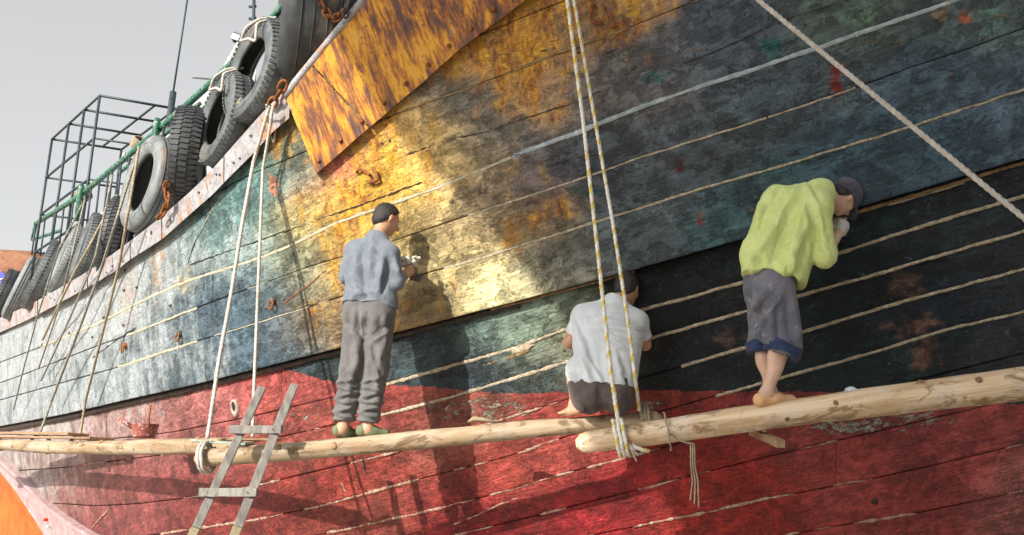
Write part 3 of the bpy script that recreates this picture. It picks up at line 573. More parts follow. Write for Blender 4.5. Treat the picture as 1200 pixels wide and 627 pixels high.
# rusted steel plating on the bow shoulder
pt = [(334, 113), (352, 90), (395, 38), (425, 2), (470, -55), (540, -130)]; pb = [(371, 204), (425, 156), (460, 126), (500, 93), (533, 63), (560, 42), (612, 2), (700, -60), (800, -120)]
T_ = smooth_path(pt, 200); B_ = smooth_path(pb, 200)
for i, (k0, k1) in enumerate(((0, 30), (31, 118), (119, 199))):
    sp_ = grid_obj('steel_plate', T_[k0:k1+1], B_[k0:k1+1], max(20, (k1-k0)), lambda s: 0.20-0.03*s, M['plate'], ship, 0.07, 0.03)
    sp_['label'] = 'orange rusted steel plate bolted over the bow planking'
for k in range(4, 190, 13):
    for s in (.90,):
        q = T_[k]+(B_[k]-T_[k])*s+rng.uniform(-1, 1, 2); p = hull_pt(q[0], q[1], .178); n = hull_n(p)
        tube('plate_bolt', np.array([p-n*.01, p+n*.012, p+n*.02]), np.array([.02, .018, .006]), M['rust'], ship, sides=7)
# capping along the top of the plate
q = smooth_path(np.array(pt), 80); P = hull_pt(q[:, 0], q[:, 1], np.full(80, .19)); tube('plate_capping', P, .035, M['rail'], ship, sides=8)
# pale steel rub rail in lengths
Ea = np.stack([UU, LN['E']], 1)
def seg(line, a, b, n=40):
    u = np.linspace(a, b, n); return np.stack([u, np.interp(u, line[:, 0], line[:, 1])], 1)
for a, b in ((44.5, 102), (103, 152), (153, 189), (190, 262), (263, 339)):
    grid_obj('rub_rail', seg(Ea, a, b), seg(PL['G'], a, b), 40, lambda s: .18, M['rail'], ship, .10, .012)
    for s in np.sort(rng.uniform(.06, .94, 3)):
        u = a+(b-a)*s; v = np.interp(u, Ea[:, 0], Ea[:, 1])*(1-(w_ := rng.uniform(.3, .8)))+np.interp(u, PL['G'][:, 0], PL['G'][:, 1])*w_
        p = hull_pt(u, v, .185); n = hull_n(p); tube('rail_bolt', np.array([p-n*.01, p+n*.006]), .010, M['iron'], ship, sides=6)
grid_obj('rub_rail', seg(Ea, -215, 43.5), seg(Ea+np.array([0, 17]), -215, 43.5), 40, lambda s: .15, M['rail'], ship, .08, .012)
# white bulwark set back behind the tyres
bt = np.array([(-215, 440), (-60, 380), (20, 345), (45, 328), (90, 276), (115, 252), (150, 213), (180, 176), (228, 119), (262, 87), (300, 52), (335, 5), (380, -60), (450, -150)], float)
for a, b in ((-215, 20), (20.5, 88), (88.5, 149), (149.5, 227), (227.5, 300)):
    grid_obj('bulwark_panel', seg(bt, a, b), seg(Ea, a, b)+np.array([0, 8]), 30, lambda s: -.42, M['white'], ship, .06, .01)
# green hand rail with balusters
gr = [(42, 262), (93, 230), (145, 187), (183, 155), (228, 115), (262, 84), (297, 49), (330, 8)]
q = smooth_path(np.array(gr, float), 60, 2); P = hull_pt(q[:, 0], q[:, 1], np.full(60, -.30))
hr = tube('hand_rail', P, .034, M['green'], ship, sides=8)
q2 = q[:38]+np.array([3, 9.0]); P2 = hull_pt(q2[:, 0], q2[:, 1], np.full(38, -.31)); tube('lower_rail', P2[18:], .022, M['green'], ship, sides=8)
pe = hull_pt(np.array([42., 38., 71.]), np.array([262., 281., 270.]), np.full(3, -.30)); tube('rail_end', np.array([P[0], pe[1]]), .028, M['green'], ship); tube('rail_foot', np.array([pe[1], pe[2]]), .025, M['green'], ship)
for k, t in enumerate(np.linspace(0.01, .60, 19)):
    i = int(t*59); p = P[i]; bz = p[2]-(.50+.08*(k % 2))
    tube('baluster', np.array([p, [p[0]+.01, p[1], bz]]), .012, M['cage'], ship, sides=6)
for u, v, h in ((95, 222, .42), (184, 145, .35)):
    p = hull_pt(u, v, -.26); tube('rail_post', np.array([p+[0, 0, .06], p, p-[0, 0, h]]), np.array([.03, .045, .03])*(1.0 if u < 100 else .9), M['green'], ship, sides=10)
# square steel cage standing on the deck
cage = link('cage_frame', None); cage.parent = ship
A0 = J(117, 112, 10.5); B0 = J(61, 163, 10.5); z0 = A0[2]
d = ray(61, 163); B0 = d*((z0-CAMZ)/d[2])+[0, 0, CAMZ]
d = ray(206, 127.5); C0 = d*((z0-CAMZ)/d[2])+[0, 0, CAMZ]
D0 = B0+(C0-A0)
def bar(a, b, r=.02): tube('cage_bar', np.array([a, b]), r, M['cage'], cage, sides=6)
hts = [0, -.62, -1.2, -1.78]
for s in (0, .30, .62, 1.0):
    a = A0+(B0-A0)*s; bar(a, a+[0, 0, -2.2], .018)
    bar(a, a+(C0-A0), .018)
for s in (.72, 1.0): bar(A0+(C0-A0)*s, B0+(C0-A0)*s, .018)
for h in hts: bar(A0+[0, 0, h], B0+[0, 0, h], .018)
for h in hts[1:]: bar(B0+[0, 0, h], D0+[0, 0, h], .016)
for h in hts[1:3]: bar(A0+[0, 0, h], C0+[0, 0, h]+(C0-A0)*0, .014)
bar(C0, C0+[0, 0, -2.3], .018); bar(D0, D0+[0, 0, -2.3], .018)
# radio mast and whip aerial
p0 = J(196, 160, 9.2); p1 = J(203, 108, 9.2); p2 = J(224, -30, 9.2)
tube('mast_foot', np.array([p0-[0, 0, .8], p0, p1]), .04, M['cage'], ship); tube('whip_aerial', np.array([p1, p2]), .011, M['cage'], ship, sides=6)
p0 = J(297, 38, 8.2); p1 = J(298, -30, 8.2); tube('signal_pole', np.array([p0-[0, 0, .6], p0, p1]), .018, M['cage'], ship, sides=6)
for v in (8, 22): p = J(297, v, 8.2); tube('pole_clamp', np.array([p-[.05, 0, 0], p+[.03, 0, .01]]), .016, M['cage'], ship, sides=6)
# deck flood light on its bracket
fl = link('flood_light', None); fl.parent = ship
p = J(279, 45, 8.4); V, F = box_data(p, (.055, .05, .045), Matrix.Rotation(.35, 3, 'Y')); bevel(mesh_obj('lamp_housing', V, F, M['cage'], fl, False), .008)
V, F = box_data(p+[-.012, -.052, -.012], (.045, .004, .034), Matrix.Rotation(.35, 3, 'Y')); mesh_obj('lamp_lens', V, F, M['glass'], fl, False)
tube('lamp_bracket', np.array([p, p+[.01, 0, -.10], p+[.12, .05, -.22]]), .012, M['cage'], fl, sides=6)
# spikes, ring bolts, hooks, outlets
for u, v, r in ((200, 358, 2.2), (50, 404, 2.0), (82, 390, 2.2), (122, 372, 2.2), (145, 381, 1.8), (109, 395, 1.6), (146, 340, 2.0), (161, 337, 1.6), (147, 317, 2), (530, 236, 1.8), (502, 290, 1.4), (448, 168, 1.6), (457, 165, 1.8), (742, 80, 2), (1115, 88, 3), (853, 76, 3)):
    p = hull_pt(u, v, .10); n = hull_n(p); w = r*p[1]/FPX
    tube('spike_head', np.array([p-n*.02, p+n*.012, p+n*.02]), np.array([w, w*.95, w*.4]), M['iron'], ship, sides=6)
for u, v in ((321, 352), (212, 391), (148, 405)):
    p = hull_pt(u, v, .10); n = hull_n(p); th = np.linspace(0, 2*math.pi, 18)
    rb = link('ring_bolt', None); rb.parent = ship
    tube('bolt_boss', np.array([p-n*.03, p+n*.03, p+n*.04]), np.array([.035, .03, .012]), M['iron'] if u > 200 else M['rust'], rb, sides=10)
    s_ = np.cross(n, [0, 0, 1.0]); s_ /= np.linalg.norm(s_)
    tube('ring', np.array([p+n*.035+s_*.03*math.sin(t)+np.array([0, 0, 1])*(.035*math.cos(t)-.035) for t in th]), .009, M['rust'], rb, sides=6)
def hook(pts, r=.011, off=.13):
    q = smooth_path(np.array(pts, float), 40, 3); o = np.full(40, off); o[:4] = .07; o[-4:] = .07; tube('rusted_hook', hull_pt(q[:, 0], q[:, 1], o), r, M['rust'], ship, sides=8)
hook([(417, 203), (420, 198), (427, 200), (432, 204), (435, 207)]); hook([(430, 213), (437, 214), (443, 211), (441, 200)], .012)
hook([(698, 3), (693, 8), (692, 22), (699, 28), (708, 26)], .013); hook([(712, 18), (717, 18), (719, 31), (714, 30)], .011)
p = hull_pt(276, 478, 0.0); n = hull_n(p); tp = link('outlet_fitting', None); tp.parent = ship
up = np.cross(np.cross(n, [0, 0, 1.0]), n); sd_ = np.cross(n, up); th = np.linspace(0, 2*math.pi, 29)[:-1]
def oval(a, b, h, dz=0): return [p+n*h+sd_*a*math.cos(t)+up*(b*math.sin(t)+dz) for t in th]
V = oval(.045, .085, -.01)+oval(.043, .08, .022)+oval(.030, .045, .022, .015)+oval(.028, .042, -.05, .015); N_ = 28
F = [(r*N_+i, r*N_+(i+1) % N_, (r+1)*N_+(i+1) % N_, (r+1)*N_+i) for r in range(3) for i in range(N_)]
mesh_obj('outlet_flange', V, F, simple('worn_outlet_flange', (.42, .33, .28), (.30, .22, .18), 20), tp); mesh_obj('outlet_bore', oval(.031, .047, .017, .015), [tuple(range(28))], M['crack'], tp)
p = hull_pt(1025, 588, 0.0); n = hull_n(p); tube('plug_hole', np.array([p-n*.02, p+n*.004]), .022, M['crack'], ship, sides=10)
# pale strip and orange skeg under the stern quarter
def slab(name, polyu, off, back, mat):
    q = np.array(polyu, float); P = hull_pt(q[:, 0], q[:, 1], np.full(len(q), off)); n = hull_n(P.mean(0)); N = len(q)
    V = list(P)+list(P-n*back); F = [tuple(range(N)), tuple(range(2*N-1, N-1, -1))]+[(i, N+i, N+(i+1) % N, (i+1) % N) for i in range(N)]
    return bevel(mesh_obj(name, V, F, mat, ship, False), .02, 2)
slab('stern_strip', [(-120, 470), (-20, 527), (0, 541), (25, 565), (50, 591), (85, 617), (110, 631), (130, 648), (90, 660), (66, 640), (50, 627), (38, 607), (18, 577), (0, 554), (-30, 532), (-120, 490)], .10, .3, M['pink'])
slab('skeg', [(-120, 492), (-30, 533), (0, 555), (18, 578), (38, 608), (50, 628), (66, 641), (88, 661), (60, 760), (-200, 760), (-220, 560)], .06, .3, M['orange'])
for u, v, mm in ((54, 609, M['orange']), (58, 617, M['chalk'])):
    p = hull_pt(u, v, .105); V, F = box_data(p, (.035, .012, .02), Matrix.Rotation(.9, 3, 'Z')); bevel(mesh_obj('strip_anode', V, F, mm, ship, False), .01)

# ------------------------------------------------------------------ tyres hung as fenders
def tyre(u, v, Rr, w, yaw, tilt, mat, label, off=.34, lugs=True, bore=.58, spin=0):
    c = hull_pt(u, v, off); n = hull_n(c); n[2] = 0; n /= np.linalg.norm(n)
    ax = np.array((Matrix.Rotation(R(yaw), 3, 'Z') @ Vector(n))); side = np.cross(ax, [0, 0, 1.0]); side /= np.linalg.norm(side)
    ax = np.array(Matrix.Rotation(R(tilt), 3, Vector(side)) @ Vector(ax)); upv = np.cross(side, ax)
    t_ = empty('tyre'); tag(t_, label, 'tyre', 'tyres hung along the ship side as fenders')
    h = w/2; ri = Rr*bore; md = (Rr+ri)/2
    prof = [(ri, -h*.55), (ri+.02, -h*.80), (md-.03, -h*.98), (md+.03, -h), (Rr*.90, -h*.93), (Rr*.965, -h*.80), (Rr*.99, -h*.62), (Rr, -h*.3), (Rr, 0), (Rr, h*.3), (Rr*.99, h*.62), (Rr*.965, h*.80), (Rr*.90, h*.93), (md+.03, h), (md-.03, h*.98), (ri+.02, h*.80), (ri, h*.55), (ri+.03, h*.50), (md, h*.78), (Rr*.93, h*.6), (Rr*.94, 0), (Rr*.93, -h*.6), (md, -h*.78), (ri+.03, -h*.50)]
    N = 72; K = len(prof); V = []
    sq = .94+.04*rng.random()                                 # squashed a little by its own weight
    def P(r, x, a): return c+ax*x+side*(r*math.cos(a)*sq)+upv*(r*math.sin(a))
    for i in range(N):
        a = 2*math.pi*i/N
        for r, x in prof: V.append(P(r, x, a))
    F = [(i*K+k, i*K+(k+1) % K, ((i+1) % N)*K+(k+1) % K, ((i+1) % N)*K+k) for i in range(N) for k in range(K)]
    mesh_obj('carcass', V, F, mat, t_)
    for x_, r_ in ((-h*.985, md+.01), (h*.985, md+.01), (-h*.90, Rr*.915), (-h*.84, ri+.03)):      # moulded ribs on the sidewall
        mesh_obj('sidewall_rib', *tube_data(np.array([P(r_, x_, 2*math.pi*i/48) for i in range(49)]), .006, sides=5), mat, t_)
    if lugs:
        VV = []; FF = []
        M2 = 58
        for i in range(M2):
            for s in ((-1, 0, 1) if yaw < -20 else (-1, 1)):
                a = 2*math.pi*(i+(.5 if s == 0 else 0))/M2; da = 2*math.pi/M2*.31
                x0, x1 = (s*h*.97, s*h*.38) if s else (-h*.28, h*.28)
                b = len(VV)
                for r1, r2 in ((-.006, -.006), (.013, .011)):
                    for aa in (a-da, a+da):
                        k0 = Rr*.955 if s else Rr
                        VV.append(P((k0 if s else Rr)+r1, x0, aa)); VV.append(P(Rr+r2, x1, aa))
                FF += [tuple(b+q for q in f) for f in ((0, 1, 3, 2), (4, 6, 7, 5), (0, 4, 5, 1), (2, 3, 7, 6), (0, 2, 6, 4), (1, 5, 7, 3))]
        td = mesh_obj('tread', VV, FF, mat, t_, False); td['kind'] = 'stuff'
    else:
        for x in (-h*.5, -h*.18, h*.18, h*.5):
            mesh_obj('tread_groove', *tube_data(np.array([P(Rr-.001, x, 2*math.pi*i/64) for i in range(65)]), .006, sides=5), M['tyre_dark'], t_)
    return t_, c, ax, side, upv, P
TY = {}
TY[1] = tyre(370, 14, .74, .62, -40, 0, M['tyre_dark'], 'huge bald black tyre standing behind the rusted bow plating', -.40, False, .62)
TY[2] = tyre(301, 84, 0.49, 0.2, -12, 4, M['tyre_mid'], 'grey lugged tyre right behind the huge bald tyre, rope wad in its hollow', -0.1)
TY[3] = tyre(263, 140, 0.46, 0.2, -12, 5, M['tyre_mid'], 'grey lugged tyre with a white cord loop over its upper rim', -0.1)
TY[4] = tyre(220, 184, 0.49, 0.27, -33, 2, M['tyre_dark'], 'dark tyre turned so its lugged tread faces outwards', -0.1)
TY[5] = tyre(177, 217, 0.51, 0.28, -2, 4, M['tyre_grey'], 'smooth pale grey tyre beside the rusty chain on the white rail', -0.06, False)
TY[6] = tyre(137, 279, 0.46, 0.2, -26, 6, M['tyre_dark'], 'thin dark tyre wedged between bulwark and pale ropes', -0.08)
TY[7] = tyre(106, 292, 0.43, 0.22, -6, 10, M['tyre_mid'], 'dusty tyre with ribbed edge below the green rail post', -0.06)
TY[8] = tyre(80, 305, 0.45, 0.2, -4, 14, M['tyre_grey'], 'light grey tyre leaning on its neighbour under the rail end', -0.06)
TY[9] = tyre(52, 323, 0.5, 0.22, -6, 16, M['tyre_mid'], 'leaning grey tyre next to the brown tarpaulin', -0.04)
TY[10] = tyre(27, 338, 0.5, 0.22, -6, 16, M['tyre_grey'], 'pale leaning tyre in front of the blue cloth', -0.04, False)
TY[11] = tyre(4, 350, 0.5, 0.22, -6, 14, M['tyre_dark'], 'dark leaning tyre last in the row along the deck edge', -0.04)
# cord loops through tyres
def cord(pts, r, mat, label, cat='rope', name='rope', it=4, group=None, seg=None):
    return tag(rope(name, pts, r, mat, None, it, seg), label, cat, group)
for k, label in ((2, 'white cord hitched round the lugged tyre behind the huge tyre'), (3, 'white cord hitched round the tyre with the looped rim')):
    t_, c, ax, side, upv, P = TY[k]; h = .14
    pts = [P(.30, h*1.1, R(70)), P(.36, h*1.25, R(95)), P(.44, h*1.0, R(118)), P(.52, 0, R(122)), P(.40, h*1.2, R(128)), P(.28, h*1.1, R(150)), P(.26, h*1.0, R(100)), P(.30, h*1.1, R(70))]
    cord(pts, .012, M['rope_white'], label)
t_, c, ax, side, upv, P = TY[2]
pw = P(.33, .05, R(-75)); q = [pw+rng.uniform(-1, 1, 3)*[.06, .05, .05] for _ in range(16)]; cord(q, .012, M['rope_old'], 'wad of tangled rope stuffed in the hollow of a tyre', 'rope', 'rope_wad')
q = [J(231, 233, 7.65), J(226, 222, 7.68), J(222, 207, 7.7), J(221, 200, 7.75)]; cord(q, .022, M['rope_white'], 'short white rope end hanging over the dark tread-out tyre')
# rusty chains
def chain(pts, r, mat, label, L=.085):
    pts = np.array(pts, float); tot = np.linalg.norm(np.diff(pts, axis=0), axis=1).sum(); n = max(3, int(tot/(L*.72))); q = smooth_path(pts, n+1, 1)
    ch = empty('chain'); tag(ch, label, 'chain', 'rusty chains along the ship side'); th = np.linspace(0, 2*math.pi, 17)
    for i in range(n):
        a, b = q[i], q[i+1]; t = (b-a)/np.linalg.norm(b-a); s = np.cross(t, [0, .3, 1.0]); s /= np.linalg.norm(s); o = np.cross(t, s)
        ang = (i % 2)*math.pi/2+.5+rng.uniform(-.25, .25); w = s*math.cos(ang)+o*math.sin(ang); c = (a+b)/2
        P = np.array([c+t*(L*.5*math.copysign(abs(math.cos(x))**.8, math.cos(x)))+w*(L*.32*math.sin(x)) for x in th]); tube('link', P, r, mat, ch, sides=6, cap=False)
chain([*hull_pt(np.array([371., 377, 385, 396, 403]), np.array([-14., 6, 20, 25, 12]), np.full(5, .10))], .011, M['rust'], 'rusty chain looped across the huge bald tyre', .09)
chain([J(404, 20, 5.9), J(406, 8, 5.9), J(409, -8, 5.9)], .010, M['iron'], 'dark chain hanging at the top of the plating', .08)
chain([J(334, 96, 6.35), J(328, 108, 6.4), J(322, 118, 6.45), J(317, 124, 6.5)], .014, M['rust'], 'rusty chain shackled where rub rail meets the plating', .10)
q = hull_pt(np.array([186., 195, 199, 192, 196]), np.array([256., 244, 232, 226, 214]), np.full(5, .26)); chain(q, .012, M['rust'], 'rusty chain holding the smooth pale grey tyre', .09)

# ------------------------------------------------------------------ ropes
A_ = hull_pt(316, 124, .30)
cord([A_, J(297, 190, 6.62), J(284, 262, 6.42), J(270, 350, 6.3), J(257, 420, 6.18), J(249, 475, 6.12), J(243, 514, 6.08)], .014, M['rope_white'], 'white rope slung from the rail down to the log end by the ladder')
cord([A_+[.03, 0, 0], J(308, 200, 6.66), J(304, 300, 6.5), J(300, 400, 6.4), J(297, 472, 6.33), J(296, 512, 6.27)], .012, M['rope_white'], 'white rope hanging straight behind the ladder top')
cord([A_+[-.02, -.02, 0], J(315, 152, 6.72), J(321, 168, 6.7), J(324, 142, 6.66), J(318, 128, 6.6)], .010, M['rope_white'], 'spare white rope bight dangling from the rusty shackle')
def coil(u, v, y, r, n, tr, mat, label, ax=(1, 0, 0)):
    c = J(u, v, y); ax = Vector(ax).normalized(); s = ax.orthogonal(); o = ax.cross(s); q = []
    for i in range(n*14):
        a = 2*math.pi*i/14; rr = r*(1+.12*math.sin(i*1.7)); q.append(c+np.array(s)*rr*math.cos(a)+np.array(o)*rr*math.sin(a)+np.array(ax)*(tr*1.7*(i/14-n/2)))
    return cord(q, tr, mat, label, 'rope', 'rope_lashing', 1)
# pale falls from the rail to the far log
LY = lambda u: np.interp(u, [-40, 295], [11.5, 6.3])
for pts, r, mm, label in (
    ([(163, 172), (150, 250), (139, 314), (123, 379), (100, 470), (94, 512)], .013, M['rope_old'], 'old rope falling to the far log nearest the paint pot'),
    ([(158, 190), (135, 262), (119, 314), (93, 385), (60, 471), (47, 507)], .013, M['rope_dark'], 'dark rope falling to the boards on the far log'),
    ([(132, 205), (112, 300), (104, 321), (82, 372), (63, 414), (48, 446)], .010, M['rope_dark'], 'thin dark rope lying down the pale planking'),
    ([(128, 244), (104, 290), (90, 314), (68, 359), (50, 398)], .012, M['rope_old'], 'tan rope slanting over the ribbed-edge tyre'),
    ([(100, 232), (84, 300), (70, 357), (56, 400), (45, 432)], .009, M['rope_dark'], 'thin cord slanting down from the green post'),
    ([(96, 240), (70, 290), (44, 370), (27, 434), (16, 480)], .009, M['rope_dark'], 'thin cord running down by the rub rail end')):
    q = np.array(pts, float); e = np.interp(q[:, 0], UU, LN['E']); P = []
    n_ = len(q)
    for i, (u, v) in enumerate(q):
        if v < e[i]-2: P.append(hull_pt(u, v, .05 if i == 0 else .36))
        elif v > 505 and i == n_-1: P.append(J(u, v, LY(u)))
        elif v > at('W', u)-3: P.append((hull_pt(u, v, .3)+J(u, v, LY(u)))/2)
        else: P.append(hull_pt(u, v, .30 if i < 4 else .22))
    cord(P, r, mm, label)
coil(98, 228, 10.9, .10, 4, .016, M['rope_old'], 'tangle of rope lashed to the green rail post', (.6, -.5, -.6))
coil(163, 168, 9.6, .09, 4, .018, M['rope_old'], 'brown rope lashing on the rail by the smooth grey tyre', (.6, -.5, .6))
coil(150, 185, 10.0, .07, 3, .014, M['rope_white'], 'white rope turns on the rail beside the brown lashing', (.6, -.5, .6))
coil(277, 67, 8.3, .06, 9, .020, M['rope_white'], 'pale rope wound along the rail under the flood light', (.55, -.45, .62))
c = J(237, 92, 9.0); tag(tube('wire_loop', np.array([c+[.115*math.cos(t), .06*math.sin(t), .035*math.sin(t)-.01*math.cos(t)] for t in np.linspace(0, 2*math.pi, 33)]+[c+[.22, .1, -.06]]), .005, M['iron'], None, sides=6), 'thin wire loop sticking up above the bulwark against the sky', 'wire')
# rope pair by the crouching man, and the heavy rope across the bow
cord([hull_pt(640, -190, .20), hull_pt(662, -20, .30), hull_pt(682, 130, .32), hull_pt(700, 290, .5), J(715, 430, 5.42), J(722, 478, 5.37), J(726, 503, 5.335)], .013, M['rope_yellow'], 'white and yellow rope passing over the crouching back to the thick log')
cord([hull_pt(648, -195, .20), hull_pt(669, -20, .30), hull_pt(690, 100, .25), hull_pt(718, 260, .45), J(735, 370, 5.50), J(744, 440, 5.53), J(749, 481, 5.66)], .012, M['rope_yellow'], 'white and yellow rope tied at the rounded end of the middle log')
hr0 = J(880, -7, 4.35); hr1 = J(1215, 268, 3.75); hrd = hr1-hr0
cord([hr0-hrd*.95, hr0, hr1, hr0+hrd*((hr0[2]-.02)/-hrd[2])], .0125, M['rope_white'], 'heavy white laid rope crossing the dark bow planking', seg=700)

# ------------------------------------------------------------------ scaffold logs
def log(a, b, ra, rb, label, bend=.03, seed=0, mat='log'):
    a = np.array(a, float); b = np.array(b, float); L = np.linalg.norm(b-a); t = (b-a)/L; n = 90
    root = empty('log'); root.location = a
    s = np.linspace(0, L, n); x = s/L
    q = np.stack([s, bend*np.sin(x*5+seed)*x*(1-x)*4, bend*.7*np.sin(x*4+seed*2)*x*(1-x)*4], 1)
    r = ra+(rb-ra)*x; r = r*(1+.07*(fbm(np.stack([s*2.2, 0*s+seed, 0*s], 1), 3)-.5)*2)
    endr = np.minimum(1, np.sqrt(np.clip(s/.05, .0, 1))*.6+.4)*np.minimum(1, np.sqrt(np.clip((L-s)/.05, 0, 1))*.6+.4); r = r*endr
    V, F = tube_data(q, r, sides=28)
    nn = fbm(V*np.array([3, 14, 14])+seed*7, 3)-.5; ctr = np.repeat(q, 28, axis=0); dd = V-ctr; V = ctr+dd*(1+nn*.14)[:, None]
    rot = Vector(t).to_track_quat('X', 'Z'); root.rotation_mode = 'QUATERNION'; root.rotation_quaternion = rot
    tk = mesh_obj('trunk', V, F, M[mat], root)
    for k in range(int(L*2.2)):                                           # trimmed branch stubs
        i = rng.integers(4, n-4); an = rng.uniform(0, 2*math.pi); dv = np.array([0, math.cos(an), math.sin(an)]); p = q[i]+dv*r[i]*.93
        tube('knot', np.array([p, p+dv*.014, p+dv*.018]), np.array([.024, .018, .006])*rng.uniform(.7, 1.2), M['wood_brown'], root, sides=8)
    tag(root, label, 'log'); return root, (lambda x_: a+t*L*x_)
lg0, f0 = log(J(-70, 520, 12.2), J(296, 522, 6.32), .07, .062, 'thin pale scaffold log carrying the paint pot and boards', .05, 1)
lg1, f1 = log(J(229, 537.5, 6.12), J(776, 491, 5.74), .064, .056, 'middle scaffold log with the standing and crouching men', .015, 2)
lg2, f2 = log(J(675, 520, 5.42), J(1290, 437, 4.95), .066, .105, 'thick scaffold log with the man in the green shirt', .015, 3, 'log_lifted')
# lashings
def wrap(c, ax, r, n, tr, mat, label, tail=None):
    ax = Vector(ax).normalized(); s = ax.orthogonal(); o = ax.cross(s); q = []
    for i in range(n*16+1):
        a = 2*math.pi*i/16; q.append(np.array(c)+np.array(s)*r*math.cos(a)+np.array(o)*r*math.sin(a)+np.array(ax)*(tr*2.1*(i/16-n/2)+.004*math.sin(i*2.3)))
    if tail is not None: q += [np.array(x) for x in tail]
    return cord(q, tr, mat, label, 'rope', 'rope_lashing', 1)
ax1 = f1(1)-f1(0); ax2 = f2(1)-f2(0); ax0 = f0(1)-f0(0)
wrap(f1(.025), ax1, .074, 2, .012, M['rope_white'], 'white rope turns round the middle log beside the ladder')
wrap(f1(.967), ax1, .066, 3, .011, M['rope_old'], 'rope turns round the rounded end of the middle log')
cw = f2(.092)
wrap(cw, ax2, .080, 3, .012, M['rope_yellow'], 'white and yellow knot round the tip of the thick log', [cw+[.06, -.08, -.06], cw+[.11, -.07, -.075], cw+[.16, -.05, -.085]])
q = [cw+[.03, -.085, -.04], cw+[.06, -.09, -.09], cw+[.075, -.085, -.13]]
for k in range(5):
    cord([q[0]+rng.uniform(-1, 1, 3)*.006, q[1]+rng.uniform(-1, 1, 3)*.01, q[2]+rng.uniform(-1, 1, 3)*[.018, .01, .02]], .004, M['rope_white'], 'frayed strand below the yellow knot on the thick log', 'rope', 'frayed_strand', 2, 'frayed strands under the yellow knot')
cw = f2(.185); wrap(cw, ax2, .084, 1, .005, M['rope_old'], 'thin cord tied round the thick log')
for k in range(3):
    x = cw+[.12+.012*k, -.08, -.08]; cord([cw+[.0, -.086, -.02], cw+[.06, -.084, -.065], x, x+[-.005, 0, -.12], x+[.004*k, 0, -.22], x+[-.02+.012*k, 0, -.33-.02*k]], .0045, M['rope_old'], 'thin pale cord ends hanging below the thick log', 'rope', 'cord_end', 2, 'cord ends hanging below the thick log')
wrap(J(47, 519, LY(47)), ax0, .078, 3, .012, M['rope_dark'], 'dark rope turns round the thin log under the boards')
wrap(J(94, 520, LY(94)), ax0, .078, 3, .012, M['rope_old'], 'old rope turns round the thin log near the paint pot')
# rope holding the thick log beyond the frame
cord([hull_pt(1262, -385, .2), hull_pt(1262, -40, .4), J(1262, 250, 5.1), f2(.955)+[0, 0, .11]], .013, M['rope_white'], 'white rope holding the far end of the thick log')
# support stick jutting under the thick log, small things lying about
tag(beam('support_stick', J(882, 506, 5.6), J(915, 520, 4.95), .05, .045, M['wood_brown'], wob=.004), 'short brown prop stick jutting from under the thick log', 'stick')
def board(name, a, b, w, h, mat, label): return tag(beam(name, a, b, w, h, mat, wob=.006, bev=.003), label, 'board')
board('board', J(-60, 511, 11.6), J(120, 514.0, 8.9), .26, .022, M['wood_brown'], 'long brown board lying on the far thin log')
board('board', J(-20, 507.5, 10.9), J(92, 509.0, 9.2), .22, .028, M['wood_brown'], 'short brown board on top of the long board')
board('board', J(228, 516.5, 6.22), J(292, 521, 6.06), .09, .018, M['wood_green'], 'thin board with green paint on the logs by the ladder')
board('board', J(258, 515.0, 6.25), J(326, 515.5, 6.22), .10, .016, M['wood_brown'], 'small brown board behind the ladder on the log')
# paint pot
pot = empty('paint_pot'); pc = J(168.5, 513.0, 7.9); tag(pot, 'flaking red paint pot with a stick on the thin log', 'pot')
th = np.linspace(0, 2*math.pi, 25)[:-1]; rings = [(.0, 0), (.095, 0), (.10, .02), (.118, .115), (.122, .12), (.113, .12), (.095, .03), (0, .03)]
V = [pc+[r*math.cos(t), r*math.sin(t), z] for r, z in rings for t in th]; F = [(k*24+i, k*24+(i+1) % 24, (k+1)*24+(i+1) % 24, (k+1)*24+i) for k in range(len(rings)-1) for i in range(24)]
mesh_obj('pot_body', V, F, M['pot'], pot); tube('pot_handle', np.array([pc+[-.11, 0, .09], pc+[-.17, -.01, .13], pc+[-.235, -.02, .165]]), np.array([.017, .020, .022]), M['pot'], pot, sides=8)
tag(tube('stirring_stick', np.array([pc+[.03, 0, .035], pc+[.02, .02, .30]]), .009, M['rust'], None, sides=6), 'thin upright stick standing in the paint pot', 'stick')
pp = J(1012, 462, 5.2); 
tag(mesh_obj('plastic_bag', *tube_data(np.array([f2(.545)+[0, 0, .070], f2(.545)+[0, 0, .085], f2(.546)+[.0, 0, .105], f2(.547)+[0, 0, .118]]), np.array([.03, .045, .035, .008]), sides=9), simple('pale_plastic', (.5, .55, .6), (.62, .66, .70), 20, .4)), 'small crumpled pale plastic bag on top of the thick log', 'bag')
hb = hull_pt(560, 491, .02); V, F = tube_data(np.array([J(548, 494.5, 6.0), J(555, 491, 6.0), J(566, 492, 6.0), J(585, 495, 5.98)]), np.array([.008, .03, .024, .006]), sides=9, flat=.7)
tag(mesh_obj('rag', V, F, simple('brown_rag', (.30, .23, .15), (.2, .14, .08), 20)), 'small crumpled brown rag behind the middle log', 'rag')

